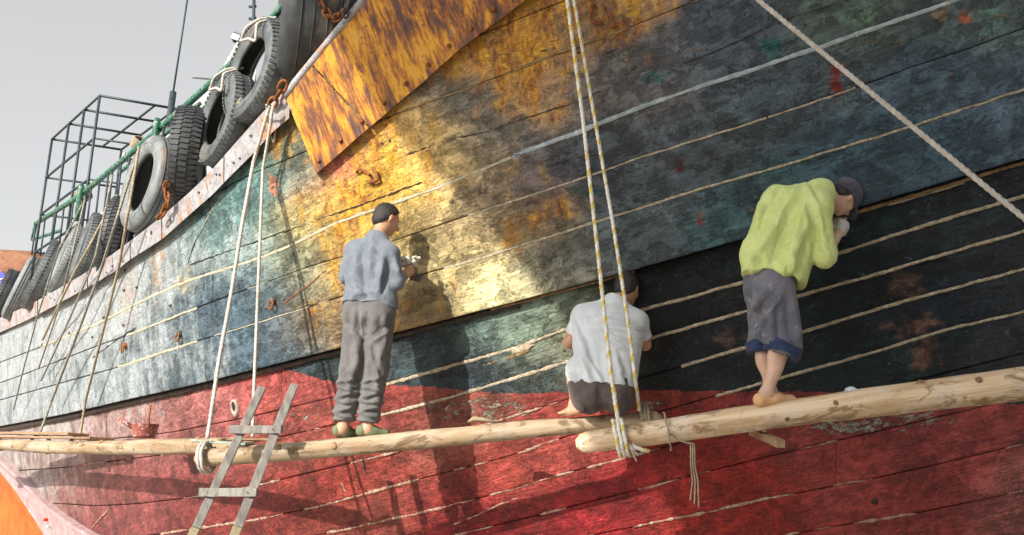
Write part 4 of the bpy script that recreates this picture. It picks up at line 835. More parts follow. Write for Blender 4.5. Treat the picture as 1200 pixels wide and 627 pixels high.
# ------------------------------------------------------------------ ladder
lad = empty('ladder'); tag(lad, 'rough wooden ladder with board rungs leaning on the logs', 'ladder')
def stile(u1, v1, y1, u2, v2, y2):
    a = J(u1, v1, y1); b = J(u2, v2, y2); d = (b-a); g = a+d*(a[2]/-d[2]) ; g[2] = 0.0
    m = a+(g-a)*.40
    beam('stile', a, m, .056, .045, M['wood_grey'], lad, up=(.3, -1, .2), wob=.005); beam('stile', m+(g-a)*.0008, g, .056, .045, M['wood_yellow'], lad, up=(.3, -1, .2), wob=.005)
    return a, g
s1 = stile(307, 454, 6.02, 226, 627, 5.62); s2 = stile(345, 451, 5.98, 275, 627, 5.58)
def onst(s, v):
    lo, hi = 0, 1
    for _ in range(40):
        m = (lo+hi)/2; p = s[0]+(s[1]-s[0])*m
        if to_px(p)[1] < v: lo = m
        else: hi = m
    return s[0]+(s[1]-s[0])*lo
for v1, v2 in ((504, 504), (577, 577), (652, 652), (735, 735), (830, 830)):
    a = onst(s1, v1)+[-.07, -.045, 0]; b = onst(s2, v2)+[.05, -.045, 0]
    beam('rung', a, b, .035, .055, M['wood_grey'], lad, wob=.005)
    for e, dd in ((a, .06), (b, -.06)): p = e+np.array([dd, -.02, 0]); tube('nail_head', np.array([p, p+[0, -.004, 0]]), .005, M['iron'], lad, sides=6)

# ------------------------------------------------------------------ far things on the deck
c = J(12, 312, 16.5); V, F = tube_data(np.array([c+[-3, 1, -.9], c+[-1.5, .5, -.35], c+[-.4, .2, -.12], c+[.4, .2, -.12], c+[.62, .2, -.3], c+[.75, .2, -1.2]]), np.array([.5, .62, .55, .48, .4, .2]), sides=20, flat=.9)
V = V+(fbm(V*2.5, 3)-.5)[:, None]*.35; tag(mesh_obj('tarpaulin', V, F, M['tarp']), 'rust brown tarpaulin heap at the far end of the deck', 'tarpaulin')
p = J(2, 328, 15.2); V = [p+[-.25, 0, .02], p+[-.02, -.02, .16], p+[.16, 0, -.02], p+[-.02, -.01, -.16]]; V = [np.array(x) for x in V]
fl_ = empty('blue_cloth'); tag(fl_, 'small blue diamond cloth hung by the brown tarpaulin', 'cloth'); mesh_obj('cloth_panel', V+[x+[.01, .03, 0] for x in V], [(0, 1, 2, 3), (7, 6, 5, 4), (0, 4, 5, 1), (1, 5, 6, 2), (2, 6, 7, 3), (3, 7, 4, 0)], M['blue'], fl_, False)
tube('white_mark', np.array([p+[-.05, -.03, .05], p+[.0, -.03, .0], p+[.05, -.03, .02]]), .012, M['chalk'], fl_, sides=5)

# ------------------------------------------------------------------ unseen bow added behind the viewer, shaped to shade the right of the hull
sh = np.array([(325, -70), (392, 38), (440, 110), (470, 160), (535, 225), (600, 297), (640, 342), (672, 395), (705, 470), (760, 560), (810, 640)], float)
Q = hull_pt(sh[:, 0], sh[:, 1], np.full(len(sh), .08))+TO_SUN*15.0
stem = [tuple(x) for x in Q]; last = Q[-1]; stem += [(last[0]+2.5, last[1], last[2]*.55), (last[0]+4.2, last[1], .2)]
stem = [(Q[0][0]-.6, Q[0][1], Q[0][2]+1.2)]+stem; stem = np.array(stem)
nb = empty('added_shading_ship'); tag(nb, 'unseen white ship bow added to shade the right of the hull', 'ship')
secs = [(0, .06), (1.5, .6), (3.5, 1.1), (6, 1.5), (10, 1.6), (14, 1.2)]; V = []; K = len(stem)
for sgn in (1, -1):
    for d_, hb_ in secs:
        for i, s in enumerate(stem): f = (1-i/(K-1))*.6+.4; V.append((s[0]+d_, s[1]+sgn*hb_*f, s[2]))
F = []
for g_ in range(2):
    for j in range(len(secs)-1):
        for i in range(K-1):
            a = (g_*len(secs)+j)*K+i; F.append((a, a+1, a+K+1, a+K))
n2 = len(secs)*K
for j in range(len(secs)-1): F.append((j*K, (j+1)*K, n2+(j+1)*K, n2+j*K))
for i in range(K-1): F.append((i, i+1, n2+i+1, n2+i)); a = (len(secs)-1)*K+i; F.append((a, a+1, n2+a+1, n2+a))
mesh_obj('shading_hull', V, F, M['shading_hull'], nb, False)
# ------------------------------------------------------------------ people: bodies grown from a distance field, one skin per person
class Vol:
    def __init__(s, lo, hi, h):
        s.lo = np.array(lo, float); s.h = h; s.n = np.ceil((np.array(hi)-s.lo)/h).astype(int)+1; s.d = np.full(s.n, .5, np.float32)
    def _win(s, lo, hi):
        a = np.clip(np.floor((lo-s.lo)/s.h).astype(int), 0, s.n-1); b = np.clip(np.ceil((hi-s.lo)/s.h).astype(int)+1, 1, s.n)
        sl = tuple(slice(x, y) for x, y in zip(a, b)); ax = [s.lo[k]+s.h*np.arange(a[k], b[k]) for k in range(3)]
        return sl, np.stack(np.meshgrid(*ax, indexing='ij'), -1)
    def _join(s, sl, d, k):
        e = s.d[sl]
        if k > 0: h = np.clip(.5+.5*(e-d)/k, 0, 1); s.d[sl] = e+(d-e)*h-k*h*(1-h)
        else: s.d[sl] = np.minimum(e, d)
    def cone(s, a, b, ra, rb=None, k=.03, cut=False, cuta=False, flat=None):
        a = np.asarray(a, float); b = np.asarray(b, float); rb = ra if rb is None else rb; m = max(ra, rb)+k+.06
        sl, p = s._win(np.minimum(a, b)-m, np.maximum(a, b)+m); ab = b-a; L2 = ab@ab+1e-12
        t = np.clip(((p-a)@ab)/L2, 0, 1); q = p-a-t[..., None]*ab
        if flat is not None:                                     # (axis, factor): squeeze along axis
            ax_ = np.asarray(flat[0], float); ax_ = ax_/np.linalg.norm(ax_); c = q@ax_; q = q+ax_*(c*(flat[1]-1))[..., None]
        d = np.linalg.norm(q, axis=-1)-(ra+(rb-ra)*t); L = math.sqrt(L2)
        if cut: d = np.maximum(d, ((p-b)@ab)/L)
        if cuta: d = np.maximum(d, -((p-a)@ab)/L)
        s._join(sl, d, k)
    def ell(s, c, rad, axes=None, k=.02):
        c = np.asarray(c, float); m = max(rad)+k+.05; sl, p = s._win(c-m, c+m); q = p-c
        if axes is not None: q = q @ np.array(axes).T
        rad = np.array(rad); d = (np.linalg.norm(q/rad, axis=-1)-1)*rad.min(); s._join(sl, d, k)
    def cutplane(s, c, n):                                       # keep the side where (p-c).n < 0
        sl, p = s._win(s.lo, s.lo+s.h*s.n); n = np.asarray(n, float)/np.linalg.norm(n); s.d[sl] = np.maximum(s.d[sl], (p-np.asarray(c))@n)
    def cutfn(s, f):
        sl, p = s._win(s.lo, s.lo+s.h*s.n); s.d[sl] = np.maximum(s.d[sl], f(p))
    def mesh(s):
        d = s.d; i = d < 0; a = i[:-1, :-1, :-1]; n8 = np.zeros(a.shape, np.int8)
        offs = [(x, y, z) for x in (0, 1) for y in (0, 1) for z in (0, 1)]
        X, Y, Z = a.shape
        for o in offs: n8 += i[o[0]:o[0]+X, o[1]:o[1]+Y, o[2]:o[2]+Z]
        act = np.argwhere((n8 > 0) & (n8 < 8)); cv = np.stack([d[act[:, 0]+o[0], act[:, 1]+o[1], act[:, 2]+o[2]] for o in offs], 1)
        acc = np.zeros((len(act), 3)); cnt = np.zeros(len(act)); O = np.array(offs, float)
        for e0 in range(8):
            for e1 in range(e0+1, 8):
                if np.abs(O[e0]-O[e1]).sum() != 1: continue
                x, y = cv[:, e0], cv[:, e1]; m = (x < 0) != (y < 0); t = np.where(m, x/(x-y+1e-12*(x == y)), 0)
                acc += np.where(m[:, None], O[e0]+(O[e1]-O[e0])*t[:, None], 0); cnt += m
        V = s.lo+s.h*(act+acc/np.maximum(cnt, 1)[:, None]); idm = -np.ones(a.shape, np.int64); idm[tuple(act.T)] = np.arange(len(act)); F = []
        for ax in range(3):
            sl0 = [slice(None)]*3; sl1 = [slice(None)]*3; sl0[ax] = slice(0, -1); sl1[ax] = slice(1, None)
            x, y = i[tuple(sl0)], i[tuple(sl1)]; e = np.argwhere(x != y); o1, o2 = [k for k in range(3) if k != ax]
            e = e[(e[:, o1] > 0) & (e[:, o2] > 0) & (e[:, o1] < a.shape[o1]) & (e[:, o2] < a.shape[o2])]
            def g(d1, d2):
                q = e.copy(); q[:, o1] -= d1; q[:, o2] -= d2; return idm[tuple(q.T)]
            q = np.stack([g(0, 0), g(1, 0), g(1, 1), g(0, 1)], 1); fl = x[tuple(e.T)]
            if ax == 1: fl = ~fl
            q[~fl] = q[~fl][:, ::-1]; F.append(q)
        return V, np.concatenate(F)
def nrm(v): v = np.asarray(v, float); return v/np.linalg.norm(v)
def vnormals(V, F):
    N = np.zeros_like(V); fn = np.cross(V[F[:, 2]]-V[F[:, 0]], V[F[:, 3]]-V[F[:, 1]])
    for k in range(4): np.add.at(N, F[:, k], fn)
    return N/(np.linalg.norm(N, axis=1)[:, None]+1e-12)
def relax(V, F, it):
    for _ in range(it):
        S = np.zeros_like(V); c = np.zeros(len(V))
        for k in range(4):
            np.add.at(S, F[:, k], V[F[:, (k+1) % 4]]+V[F[:, (k+3) % 4]]); np.add.at(c, F[:, k], 2)
        V = V*.5+.5*S/np.maximum(c, 1)[:, None]
    return V
def finish(name, vol, mat, parent, fold=None, it=2):
    V, F = vol.mesh(); V = relax(V, F, it)
    if fold is not None: N = vnormals(V, F); V = V+N*fold(V)[:, None]
    return mesh_obj(name, V, F, mat, parent)
def strokes(L, y=None):
    """cloth folds read off the photograph: (u0,v0,u1,v1,width px,height m); ridge with hollows beside it"""
    L = np.array(L, float)
    def f(V):
        u, v = to_px(V); d = np.zeros(len(V)); wb = (fbm(V*12, 2)-.5)*5
        for a0, b0, a1, b1, w, h in L:
            ex, ey = a1-a0, b1-b0; l2 = ex*ex+ey*ey; t = np.clip(((u-a0)*ex+(v-b0)*ey)/l2, 0, 1); s_ = ((u-a0-t*ex)*(-ey)+(v-b0-t*ey)*ex)/math.sqrt(l2)+wb
            r_ = np.hypot(u-a0-t*ex, v-b0-t*ey); env = np.exp(-(np.maximum(r_-abs(s_-wb), 0)/(w*2))**2)*np.sin(np.pi*np.clip(t*.9+.05, 0, 1))**.6
            d += 1.55*h*env*(np.exp(-(s_/w)**2)-.75*np.exp(-((s_-1.9*w)/(1.1*w))**2))
        return np.maximum(d, -.015)+(fbm(V*5, 2)-.5)*.008
    return f
def wob(p, a, k=0.0): return a*(np.sin(p[..., 0]*31+k)*.5+np.sin(p[..., 1]*23+p[..., 0]*13+k*2)*.5)
def ridge(p, o=2): return 1-2*np.abs(fbm(p, o)-.5)*1.6
def bounds(pts, m=.2): P = np.array(pts); return P.min(0)-m, P.max(0)+m
def torso(v, j, g, k=.05, ends=True):
    mid = (j['shL']+j['shR'])/2; hip = (j['hipL']+j['hipR'])/2
    for s, o in (('shL', 'hipL'), ('shR', 'hipR')):
        a = j[s]+(mid-j[s])*.38+(hip-mid)*.20; b = j[o]+(mid-hip)*.12
        v.cone(a, b, .098+g, .088+g*1.2, k)
    for s in ('shL', 'shR'): v.cone(j['neck']*.75+mid*.25, j[s], .052+g*.8, .046+g, k)
    v.cone(j['shL'], j['shR'], .040+g, None, k); v.cone(mid+(hip-mid)*.12, hip, .098+g, .10+g, k); v.cone(j['hipL'], j['hipR'], .092+g, None, k)
    v.cone(mid+(j['neck']-mid)*.2, j['neck'], .062+g*.7, .056+g*.5, k)
def glutes(v, j, g, back):
    for s in ('hipL', 'hipR'): v.ell(j[s]+np.array(back)*.045+[0, 0, -.03], (.088+g,)*3, None, .05)
def hand(v, w, d, n, curl=.5, r=.0085, left=False):
    """palm with five unequal fingers from wrist w along d, palm facing n"""
    d = nrm(d); n = nrm(np.asarray(n)-d*np.dot(n, d)); s = np.cross(d, n)*(-1 if left else 1)
    v.cone(w, w+d*.03, .026, .028, .015, flat=(n, 1.35)); v.cone(w+d*.035-s*.022, w+d*.085-s*.026, .018, .016, .012); v.cone(w+d*.035, w+d*.09, .018, .016, .012); v.cone(w+d*.035+s*.022, w+d*.082+s*.028, .018, .015, .012)
    for i, (o, L) in enumerate(((-.030, .072), (-.010, .082), (.011, .077), (.031, .060))):
        b = w+d*(.088-.006*(i == 3))+s*o; a = curl*(1+.12*i)
        d1 = d*math.cos(a)+n*math.sin(a); d2 = d*math.cos(a*2.2)+n*math.sin(a*2.2); d3 = d*math.cos(a*3)+n*math.sin(a*3)
        p1 = b+d1*L*.45; p2 = p1+d2*L*.32; p3 = p2+d3*L*.23
        v.cone(b, p1, r*1.08, r, .004); v.cone(p1, p2, r, r*.92, .004); v.cone(p2, p3, r*.92, r*.8, .004)
    b = w+d*.028-s*.024; p1 = b+nrm(d*.6-s*.62+n*.5)*.042; p2 = p1+nrm(d*.75-s*.1+n*.6)*.034; v.cone(b, p1, r*1.5, r*1.15, .01); v.cone(p1, p2, r*1.15, r*.9, .004)
def head(v, c, f, u, j):
    f = nrm(f); u = nrm(np.asarray(u)-f*np.dot(u, f)); r = np.cross(f, u); A = [r, f, u]
    v.ell(c+u*.022-f*.008, (.075, .094, .092), A, .02); v.ell(c+f*.022-u*.040, (.058, .066, .074), A, .03); v.ell(c+f*.060-u*.088, (.026, .022, .020), A, .025)
    v.cone(c+f*.088+u*.012, c+f*.108-u*.026, .009, .013, .012); v.ell(c+f*.100-u*.030, (.017, .010, .009), A, .008)
    v.ell(c+f*.084-u*.058, (.024, .010, .006), A, .008); v.ell(c+f*.082-u*.068, (.021, .010, .007), A, .006)
    for s in (-1, 1):
        v.ell(c+r*s*.030+f*.082+u*.026, (.020, .010, .007), A, .012); v.ell(c+r*s*.076-f*.008-u*.004, (.009, .018, .030), A, .006); v.ell(c+r*s*.042+f*.060-u*.018, (.022, .02, .02), A, .02)
    v.cone(j['neck']-nrm(j['hd']-j['neck'])*.03, c-u*.05-f*.012, .056, .054, .03)
    return f, u, r, A
def eyes(c, fur, parent):
    f, u, r, A = fur
    for s in (-1, 1):
        V, F = tube_data(np.array([c+r*s*.031+f*(.072+k*.005)+u*.006 for k in range(4)]), np.array([.004, .011, .010, .004]), sides=10); mesh_obj('eye', V, F, M['eye'], parent)
def limb(v, a, b, ra, rb, bulge=0, bd=(0, 0, 0), k=.03):
    v.cone(a, b, ra, rb, k)
    if bulge: m = np.asarray(a)*.68+np.asarray(b)*.32+np.asarray(bd); v.ell(m, (bulge, bulge, bulge*1.9), None, .035)
def foot(v, ank, heel, toe, r=.034):
    heel = np.asarray(heel, float); toe = np.asarray(toe, float); d = nrm(toe-heel); s = nrm(np.cross(d, [0, 0, 1.])); v.cone(ank, heel+[0, 0, .015], .038, .033, .02); v.cone(ank-[0, 0, .02], heel+(toe-heel)*.62, .036, .028, .03); v.cone(heel, toe, .032, .026, .02, flat=([0, 0, 1], 1.2))
    for i, L in enumerate((.048, .046, .042, .036, .030)):
        b = toe+s*(-.030+i*.015)-d*.02; v.cone(b, b+d*L, .0115-.0012*i, .0095-.001*i, .005)
M['skin'] = skin_material('tanned_skin', (.40, .21, .13), (.50, .28, .18)); M['skin_pale'] = skin_material('pale_leg_skin', (.52, .33, .24), (.60, .40, .30))
M['eye'] = simple('eye', (.6, .58, .55), (.5, .48, .46), 10, .2); M['hair'] = NT('black_hair'); _m = M['hair']
M['hair'] = _m.done(_m.mix(_m.noise(90, 4), (.010, .009, .009), (.035, .030, .028)), .5, _m.bump(_m.noise(1.0, 4, .6, _m.map((180, 180, 60))), .9, .006), 0, .4)

def person(label, j, hf, hu, skin, sole, lo_m=.22, hands=(), bare=(False, False)):
    for k in j: j[k] = np.asarray(j[k], float)
    root = empty('person'); tag(root, label, 'person')
    pts = list(j.values()); v = Vol(*bounds(pts, .17), .0062); torso(v, j, -.020)
    for s in 'LR':
        limb(v, j['sh'+s], j['el'+s], .046, .038, .044, (0, 0, 0)); limb(v, j['el'+s], j['wr'+s], .038, .026, .036)
        limb(v, j['hip'+s], j['kn'+s], .078, .052); limb(v, j['kn'+s], j['an'+s], .048, .036, .043, np.array(j.get('calf', (0, -.02, 0))))
        foot(v, j['an'+s], j['he'+s], j['to'+s])
    for (s, d, n, c) in hands: hand(v, j['wr'+s], d, n, c, left=(s == 'L'))
    fur = head(v, j['hd'], hf, hu, j); finish('body', v, skin, root, None, 2); eyes(j['hd'], fur, root)
    return root, fur
def hair_cap(parent, c, fur, low=-.07, front=.03, grow=.010):
    f, u, r, A = fur; v = Vol(c-.16, c+.16, .005); v.ell(c+u*.024-f*.012, (.075+grow, .094+grow, .092+grow), A, 0); v.ell(c-f*.055-u*.035, (.056+grow*.6, .045+grow*.6, .05), A, .03)
    v.cutplane(c+u*.050+f*front, f*.80-u*.60); v.cutplane(c+u*low-f*.05, -u*.8+f*.6)
    for s in (-1, 1): v.cutfn(lambda p, s=s: .030-np.linalg.norm((p-(c+r*s*.088-f*.004-u*.004))*np.array([1, 1, 1]), axis=-1))
    return finish('hair', v, M['hair'], parent, lambda V: (fbm(V*150, 2)-.5)*.008, 0)
def shoe(parent, ank, heel, toe, mat, r=.042, low=.0):
    heel = np.asarray(heel, float); toe = np.asarray(toe, float); v = Vol(*bounds([heel, toe, ank], .12), .005); d = nrm(toe-heel)
    v.cone(heel+[0, 0, .012], heel+(toe-heel)*.55+[0, 0, .008], r, r*.98, .02); v.cone(heel+(toe-heel)*.5, toe+d*.025-[0, 0, .004], r*.98, r*.80, .03, flat=([0, 0, 1], 1.15))
    z0 = min(heel[2], toe[2]); v.cutfn(lambda p: (heel[2]+(toe[2]-heel[2])*np.clip(((p-heel)@d)/np.linalg.norm(toe-heel), -.2, 1.2)-.036)-p[..., 2])
    op = np.asarray(ank, float)-[0, 0, .01]; v.cutfn(lambda p: .040-np.linalg.norm((p-(op+[0, 0, .03]))*np.array([1, 1, .8]), axis=-1))
    return finish('shoe', v, mat, parent, lambda V: (fbm(V*30, 2)-.5)*.004, 1)
def sleeve(v, a, b, c, r0, r1, r2, k=.016):
    a, b, c = map(lambda x: np.asarray(x, float), (a, b, c))
    if c is not None and np.linalg.norm(c-b) > .01: v.cone(a, b, r0, r1, k); v.cone(b, c, r1, r2, k, cut=True)
    else: v.cone(a, b, r0, r1, k, cut=True)

# ---- man standing on the middle log
y1 = 5.985
j = dict(anL=J(402, 500, y1), anR=J(431, 501, y1-.015), heL=J(396, 506.5, y1), toL=J(413, 507.5, y1+.06), heR=J(424, 506.5, y1-.02), toR=J(447, 507, y1+.02),
         knL=J(413, 432, y1-.01), knR=J(441, 432, y1-.02), hipL=J(421, 366, y1+.03), hipR=J(446, 367, y1-.04), shL=J(415, 293, y1+.08), shR=J(457, 297, y1-.08),
         neck=J(443, 278, y1+.01), hd=J(453.5, 257.5, y1+.06), elL=J(406, 324, y1+.13), wrL=J(447, 322, y1+.30), elR=J(465, 331, y1-.09), wrR=J(474, 320.5, y1+.06), calf=(-.012, -.02, 0))
W1, fur1 = person('man in grey shirt and grey trousers standing on the middle log with a white wad', j, (.72, .62, -.34), (.3, .2, 1), M['skin'], 0,
                  hands=(('R', nrm(J(488, 314, y1+.16)-j['wrR']), (-.5, .6, .3), .55), ('L', nrm(J(476, 313, y1+.26)-j['wrL']), (.1, -.3, .9), .5)))
hair_cap(W1, j['hd'], fur1)
M['shirt1'] = cloth_material('grey_cotton_shirt', (.12, .14, .17), (.16, .18, .215), (.10, .115, .14), fold=.4); M['pants1'] = cloth_material('grey_trousers', (.095, .092, .094), (.14, .135, .134), (.20, .19, .18), fold=.4, stth=(.62, .72))
v = Vol(*bounds([j[k] for k in ('shL', 'shR', 'elL', 'elR', 'hipL', 'hipR', 'wrR', 'wrL')], .2), .007); torso(v, j, .015, .06)
sleeve(v, j['shR'], j['elR'], j['elR']+(j['wrR']-j['elR'])*.72, .064, .056, .044); sleeve(v, j['shL'], j['elL'], j['elL']+(j['wrL']-j['elL'])*.6, .064, .056, .046)
hm = (j['hipL']+j['hipR'])/2; v.cone(j['hipL']+[0, 0, .06], j['hipR']+[0, 0, .06], .118, None, .05)
v.cutfn(lambda p: (hm[2]+.045+wob(p, .012)-(p[..., 0]-hm[0])*.12)-p[..., 2]); v.cutplane(j['neck']+(j['hd']-j['neck'])*.10, nrm(j['hd']-j['neck']))
finish('shirt', v, M['shirt1'], W1, strokes([(436, 282, 436, 345, 4, .016), (424, 290, 430, 346, 4, -.014), (419, 300, 415, 345, 3.5, .012), (449, 300, 443, 338, 4, .015), (455, 312, 447, 346, 3, -.012), (410, 300, 408, 325, 3, -.010), (461, 300, 466, 322, 3, .010), (461, 316, 472, 324, 2.5, .010), (412, 349, 432, 342, 3, .014), (434, 342, 452, 349, 3, .012), (430, 285, 452, 300, 3, -.008), (416, 330, 436, 349, 3, -.010)]))
v = Vol(*bounds([j[k] for k in ('hipL', 'hipR', 'knL', 'knR', 'anL', 'anR')], .2), .007)
v.cone(j['hipL']+[0, 0, .06], j['hipR']+[0, 0, .06], .108, None, .04, ); v.cone(j['hipL'], j['hipR'], .104, None, .04); glutes(v, j, .012, (-.3, -.9, 0))
for s in 'LR':
    v.cone(j['hip'+s]-[0, 0, .02], j['kn'+s], .106, .088, .025); v.cone(j['kn'+s], j['an'+s]+[0, 0, .035], .088, .076, .025, cut=True)
v.cutfn(lambda p: p[..., 2]-(hm[2]+.11))
fold_p1 = strokes([(431, 362, 431, 398, 3, -.020), (413, 384, 429, 396, 3, -.016), (433, 397, 453, 382, 3, -.016), (418, 402, 408, 465, 4, .014), (426, 405, 420, 450, 3, -.012), (446, 400, 440, 465, 4, .014), (437, 405, 446, 440, 3, -.012), (452, 372, 450, 410, 3, .010), (415, 362, 414, 384, 3, .008)]
                  + [(u_-12, v_+s_*3, u_+12, v_-s_*3, 2.2, .013) for u_, k_ in ((404, 0), (433, 1)) for v_, s_ in ((446, 1), (455, -1), (463, 1.4), (471, -.6), (479, 1), (487, -1.2))])
finish('trousers', v, M['pants1'], W1, fold_p1)
M['shoe1'] = simple('green_canvas_shoe', (.10, .13, .07), (.16, .17, .10), 20, .8)
shoe(W1, j['anL'], j['heL'], j['toL'], M['shoe1']); shoe(W1, j['anR'], j['heR'], j['toR'], M['shoe1'])
# what he holds
v = Vol(J(481, 308, y1+.16)-.12, J(481, 308, y1+.16)+.12, .005)
for k in range(26): v.ell(J(480, 307, y1+.13)+rng.normal(0, 1, 3)*[.034, .024, .018], (rng.uniform(.012, .026),)*3, None, .008)
tag(finish('fibre_wad', v, cloth_material('white_fibre', (.62, .60, .54), (.50, .47, .40), fold=.9, sc=30), None, lambda V: (fbm(V*80, 3)-.5)*.016, 0), 'tousled white wad of caulking fibre in the standing man hands', 'fibre')
sc = empty('scraper'); tag(sc, 'dark scraper hanging below the white fibre wad', 'tool'); c = J(487.5, 325, y1+.14); V, F = box_data(c, (.040, .010, .030), Matrix.Rotation(.25, 3, 'Y')); bevel(mesh_obj('blade', V, F, M['iron'], sc, False), .004); tube('handle', np.array([c+[0, 0, .02], c+[.0, 0, .075]]), .011, M['wood_brown'], sc)

# ---- man crouching on the middle log
y2 = 5.80
j2 = dict(anL=J(674, 472, y2-.05), anR=J(711, 470, y2-.03), heL=J(677, 481, y2-.07), toL=J(661, 484, y2-.03), heR=J(712, 478, y2-.06), toR=J(722, 478, y2+.10),
          knL=J(672, 432, y2+.22), knR=J(737, 432, y2+.22), hipL=J(689, 460, y2-.14), hipR=J(722, 460, y2-.14), shL=J(684, 370, y2+.06), shR=J(746, 377, y2+.02),
          neck=J(722, 355, y2+.08), hd=J(735, 339, y2+.15), elL=J(667, 401, y2+.12), wrL=J(670, 390, y2+.32), elR=J(756, 404, y2+.08), wrR=J(753, 376, y2+.25), calf=(0, -.01, 0))
W2, fur2 = person('man in white tee shirt crouching barefoot on the middle log with his back turned', j2, (.42, .86, -.30), (.15, .2, 1), M['skin'], 0,
                  hands=(('L', nrm(np.array([.06, .5, .2])), (.3, -.2, -.9), .45), ('R', nrm(np.array([-.02, .45, .35])), (-.3, .2, .9), .45)))
hair_cap(W2, j2['hd'], fur2, -.075, .03, .012)
M['shirt2'] = cloth_material('white_tee_shirt', (.52, .56, .59), (.62, .65, .67), (.42, .45, .45), fold=.35); M['pants2'] = cloth_material('dark_brown_shorts', (.075, .06, .058), (.12, .095, .09), fold=.6); M['red'] = cloth_material('red_waistband', (.42, .03, .03), (.5, .05, .05), fold=.3)
v = Vol(*bounds([j2[k] for k in ('shL', 'shR', 'elL', 'elR', 'hipL', 'hipR')], .22), .007); torso(v, j2, .030, .06)
h2 = (j2['hipL']+j2['hipR'])/2
sleeve(v, j2['shR'], j2['shR']+(j2['elR']-j2['shR'])*.78, j2['shR']+(j2['elR']-j2['shR'])*.78, .070, .066, 0); sleeve(v, j2['shL'], j2['shL']+(j2['elL']-j2['shL'])*.74, j2['shL']+(j2['elL']-j2['shL'])*.74, .070, .066, 0)
v.cone(J(680, 436, y2-.02), J(726, 440, y2-.04), .105, .100, .06); v.cone(J(686, 446, y2-.08), J(722, 450, y2-.08), .095, .095, .06)
v.cutfn(lambda p: (h2[2]+.045+(p[..., 0]-h2[0])*-.10+wob(p, .004, 2))-p[..., 2]); v.cutplane(j2['neck']+(j2['hd']-j2['neck'])*.06, nrm(j2['hd']-j2['neck']))
finish('shirt', v, M['shirt2'], W2, strokes([(700, 372, 746, 384, 2.6, .010), (704, 382, 748, 392, 2.6, .011), (708, 392, 745, 402, 2.6, .010), (712, 402, 742, 412, 2.4, .008), (684, 380, 700, 440, 4, -.012), (672, 400, 690, 446, 4, .013), (710, 410, 716, 450, 4, .010), (728, 415, 736, 448, 3.5, -.012), (690, 366, 714, 360, 3, .008), (668, 436, 676, 450, 3, .012), (694, 425, 706, 452, 3, .010), (745, 385, 757, 392, 2.4, -.008), (675, 372, 683, 392, 2.5, -.010)]))
v = Vol(*bounds([j2[k] for k in ('hipL', 'hipR', 'knL', 'knR', 'anL')], .2), .007); v.cone(j2['hipL']+[0, 0, .05], j2['hipR']+[0, 0, .05], .108, None, .04); glutes(v, j2, .022, (0, -.8, -.1))
for s in 'LR': v.cone(j2['hip'+s], j2['kn'+s], .108, .085, .03); v.cone(j2['kn'+s], j2['kn'+s]+(j2['an'+s]-j2['kn'+s])*.28, .085, .078, .03, cut=True)
v.cutfn(lambda p: p[..., 2]-(h2[2]+.085)); finish('shorts', v, M['pants2'], W2, lambda V: (ridge(V*np.array([14, 14, 9.])+5, 2)-.6)*.016)
v = Vol(*bounds([j2['hipL'], j2['hipR']], .2), .006); v.cone(j2['hipL']+[0, 0, .062], j2['hipR']+[0, 0, .062], .114, None, 0); v.cutfn(lambda p: np.abs(p[..., 2]-(h2[2]+.040))-.014); finish('waistband', v, M['red'], W2)

# ---- man in the green shirt on the thick log
y3 = 5.235
j3 = dict(anL=J(903, 459, y3+.06), anR=J(898, 460, y3-.05), heL=J(896, 469, y3+.065), toL=J(922, 467, y3+.12), heR=J(891, 471, y3-.06), toR=J(923, 468, y3+.0),
          knL=J(896, 402, y3+.07), knR=J(919, 405, y3-.06), hipL=J(897, 340, y3+.09), hipR=J(908, 343, y3-.06), shL=J(932, 234, y3+.22), shR=J(958, 242, y3-.03),
          neck=J(964, 226, y3+.12), hd=J(988.5, 232, y3+.19), elL=J(903, 245, y3+.36), wrL=J(968, 262, y3+.36), elR=J(966, 301, y3-.10), wrR=J(985, 270, y3+.06), calf=(-.03, -.01, 0))
fd3 = nrm((.50, .48, -.72))
W3, fur3 = person('man in bright green shirt and cap bending to the hull on the thick log', j3, fd3, (.72, .1, .6), M['skin_pale'], 0,
                  hands=(('R', nrm(J(994, 254, y3+.16)-j3['wrR']), (-.2, .8, .2), .5), ('L', nrm(J(992, 258, y3+.42)-j3['wrL']), (.2, -.6, .5), .5)))
hair_cap(W3, j3['hd'], fur3, -.06, .02, .008)
M['shirt3'] = cloth_material('lime_green_shirt', (.53, .61, .21), (.60, .68, .29), (.42, .49, .14), fold=.6); M['pants3'] = cloth_material('faded_blue_grey_trousers', (.085, .09, .115), (.17, .17, .20), (.30, .29, .30), fold=.6, sc=4, stth=(.56, .66)); M['cuff3'] = cloth_material('navy_turn_up', (.018, .028, .07), (.035, .05, .11), fold=.6)
M['cap3'] = cloth_material('dusty_dark_cap', (.045, .045, .06), (.085, .085, .105), (.24, .24, .26), fold=.3, stth=(.60, .66)); M['glove'] = cloth_material('knit_work_glove', (.55, .53, .50), (.42, .40, .38), (.25, .23, .2), fold=.5, sc=20); M['shoe3'] = simple('tan_rubber_shoe', (.66, .38, .20), (.56, .31, .15), 14, .55)
v = Vol(*bounds([j3[k] for k in ('shL', 'shR', 'elL', 'elR', 'hipL', 'hipR', 'wrR', 'neck')], .24), .007); torso(v, j3, .042, .07)
h3 = (j3['hipL']+j3['hipR'])/2; ms3 = (j3['shL']+j3['shR'])/2
v.cone(J(915, 238, y3+.12), J(896, 300, y3+.0), .125, .145, .08); v.cone(J(898, 300, y3), J(902, 326, y3), .150, .165, .06); v.cone(J(925, 300, y3-.02), J(922, 326, y3-.02), .10, .11, .06)
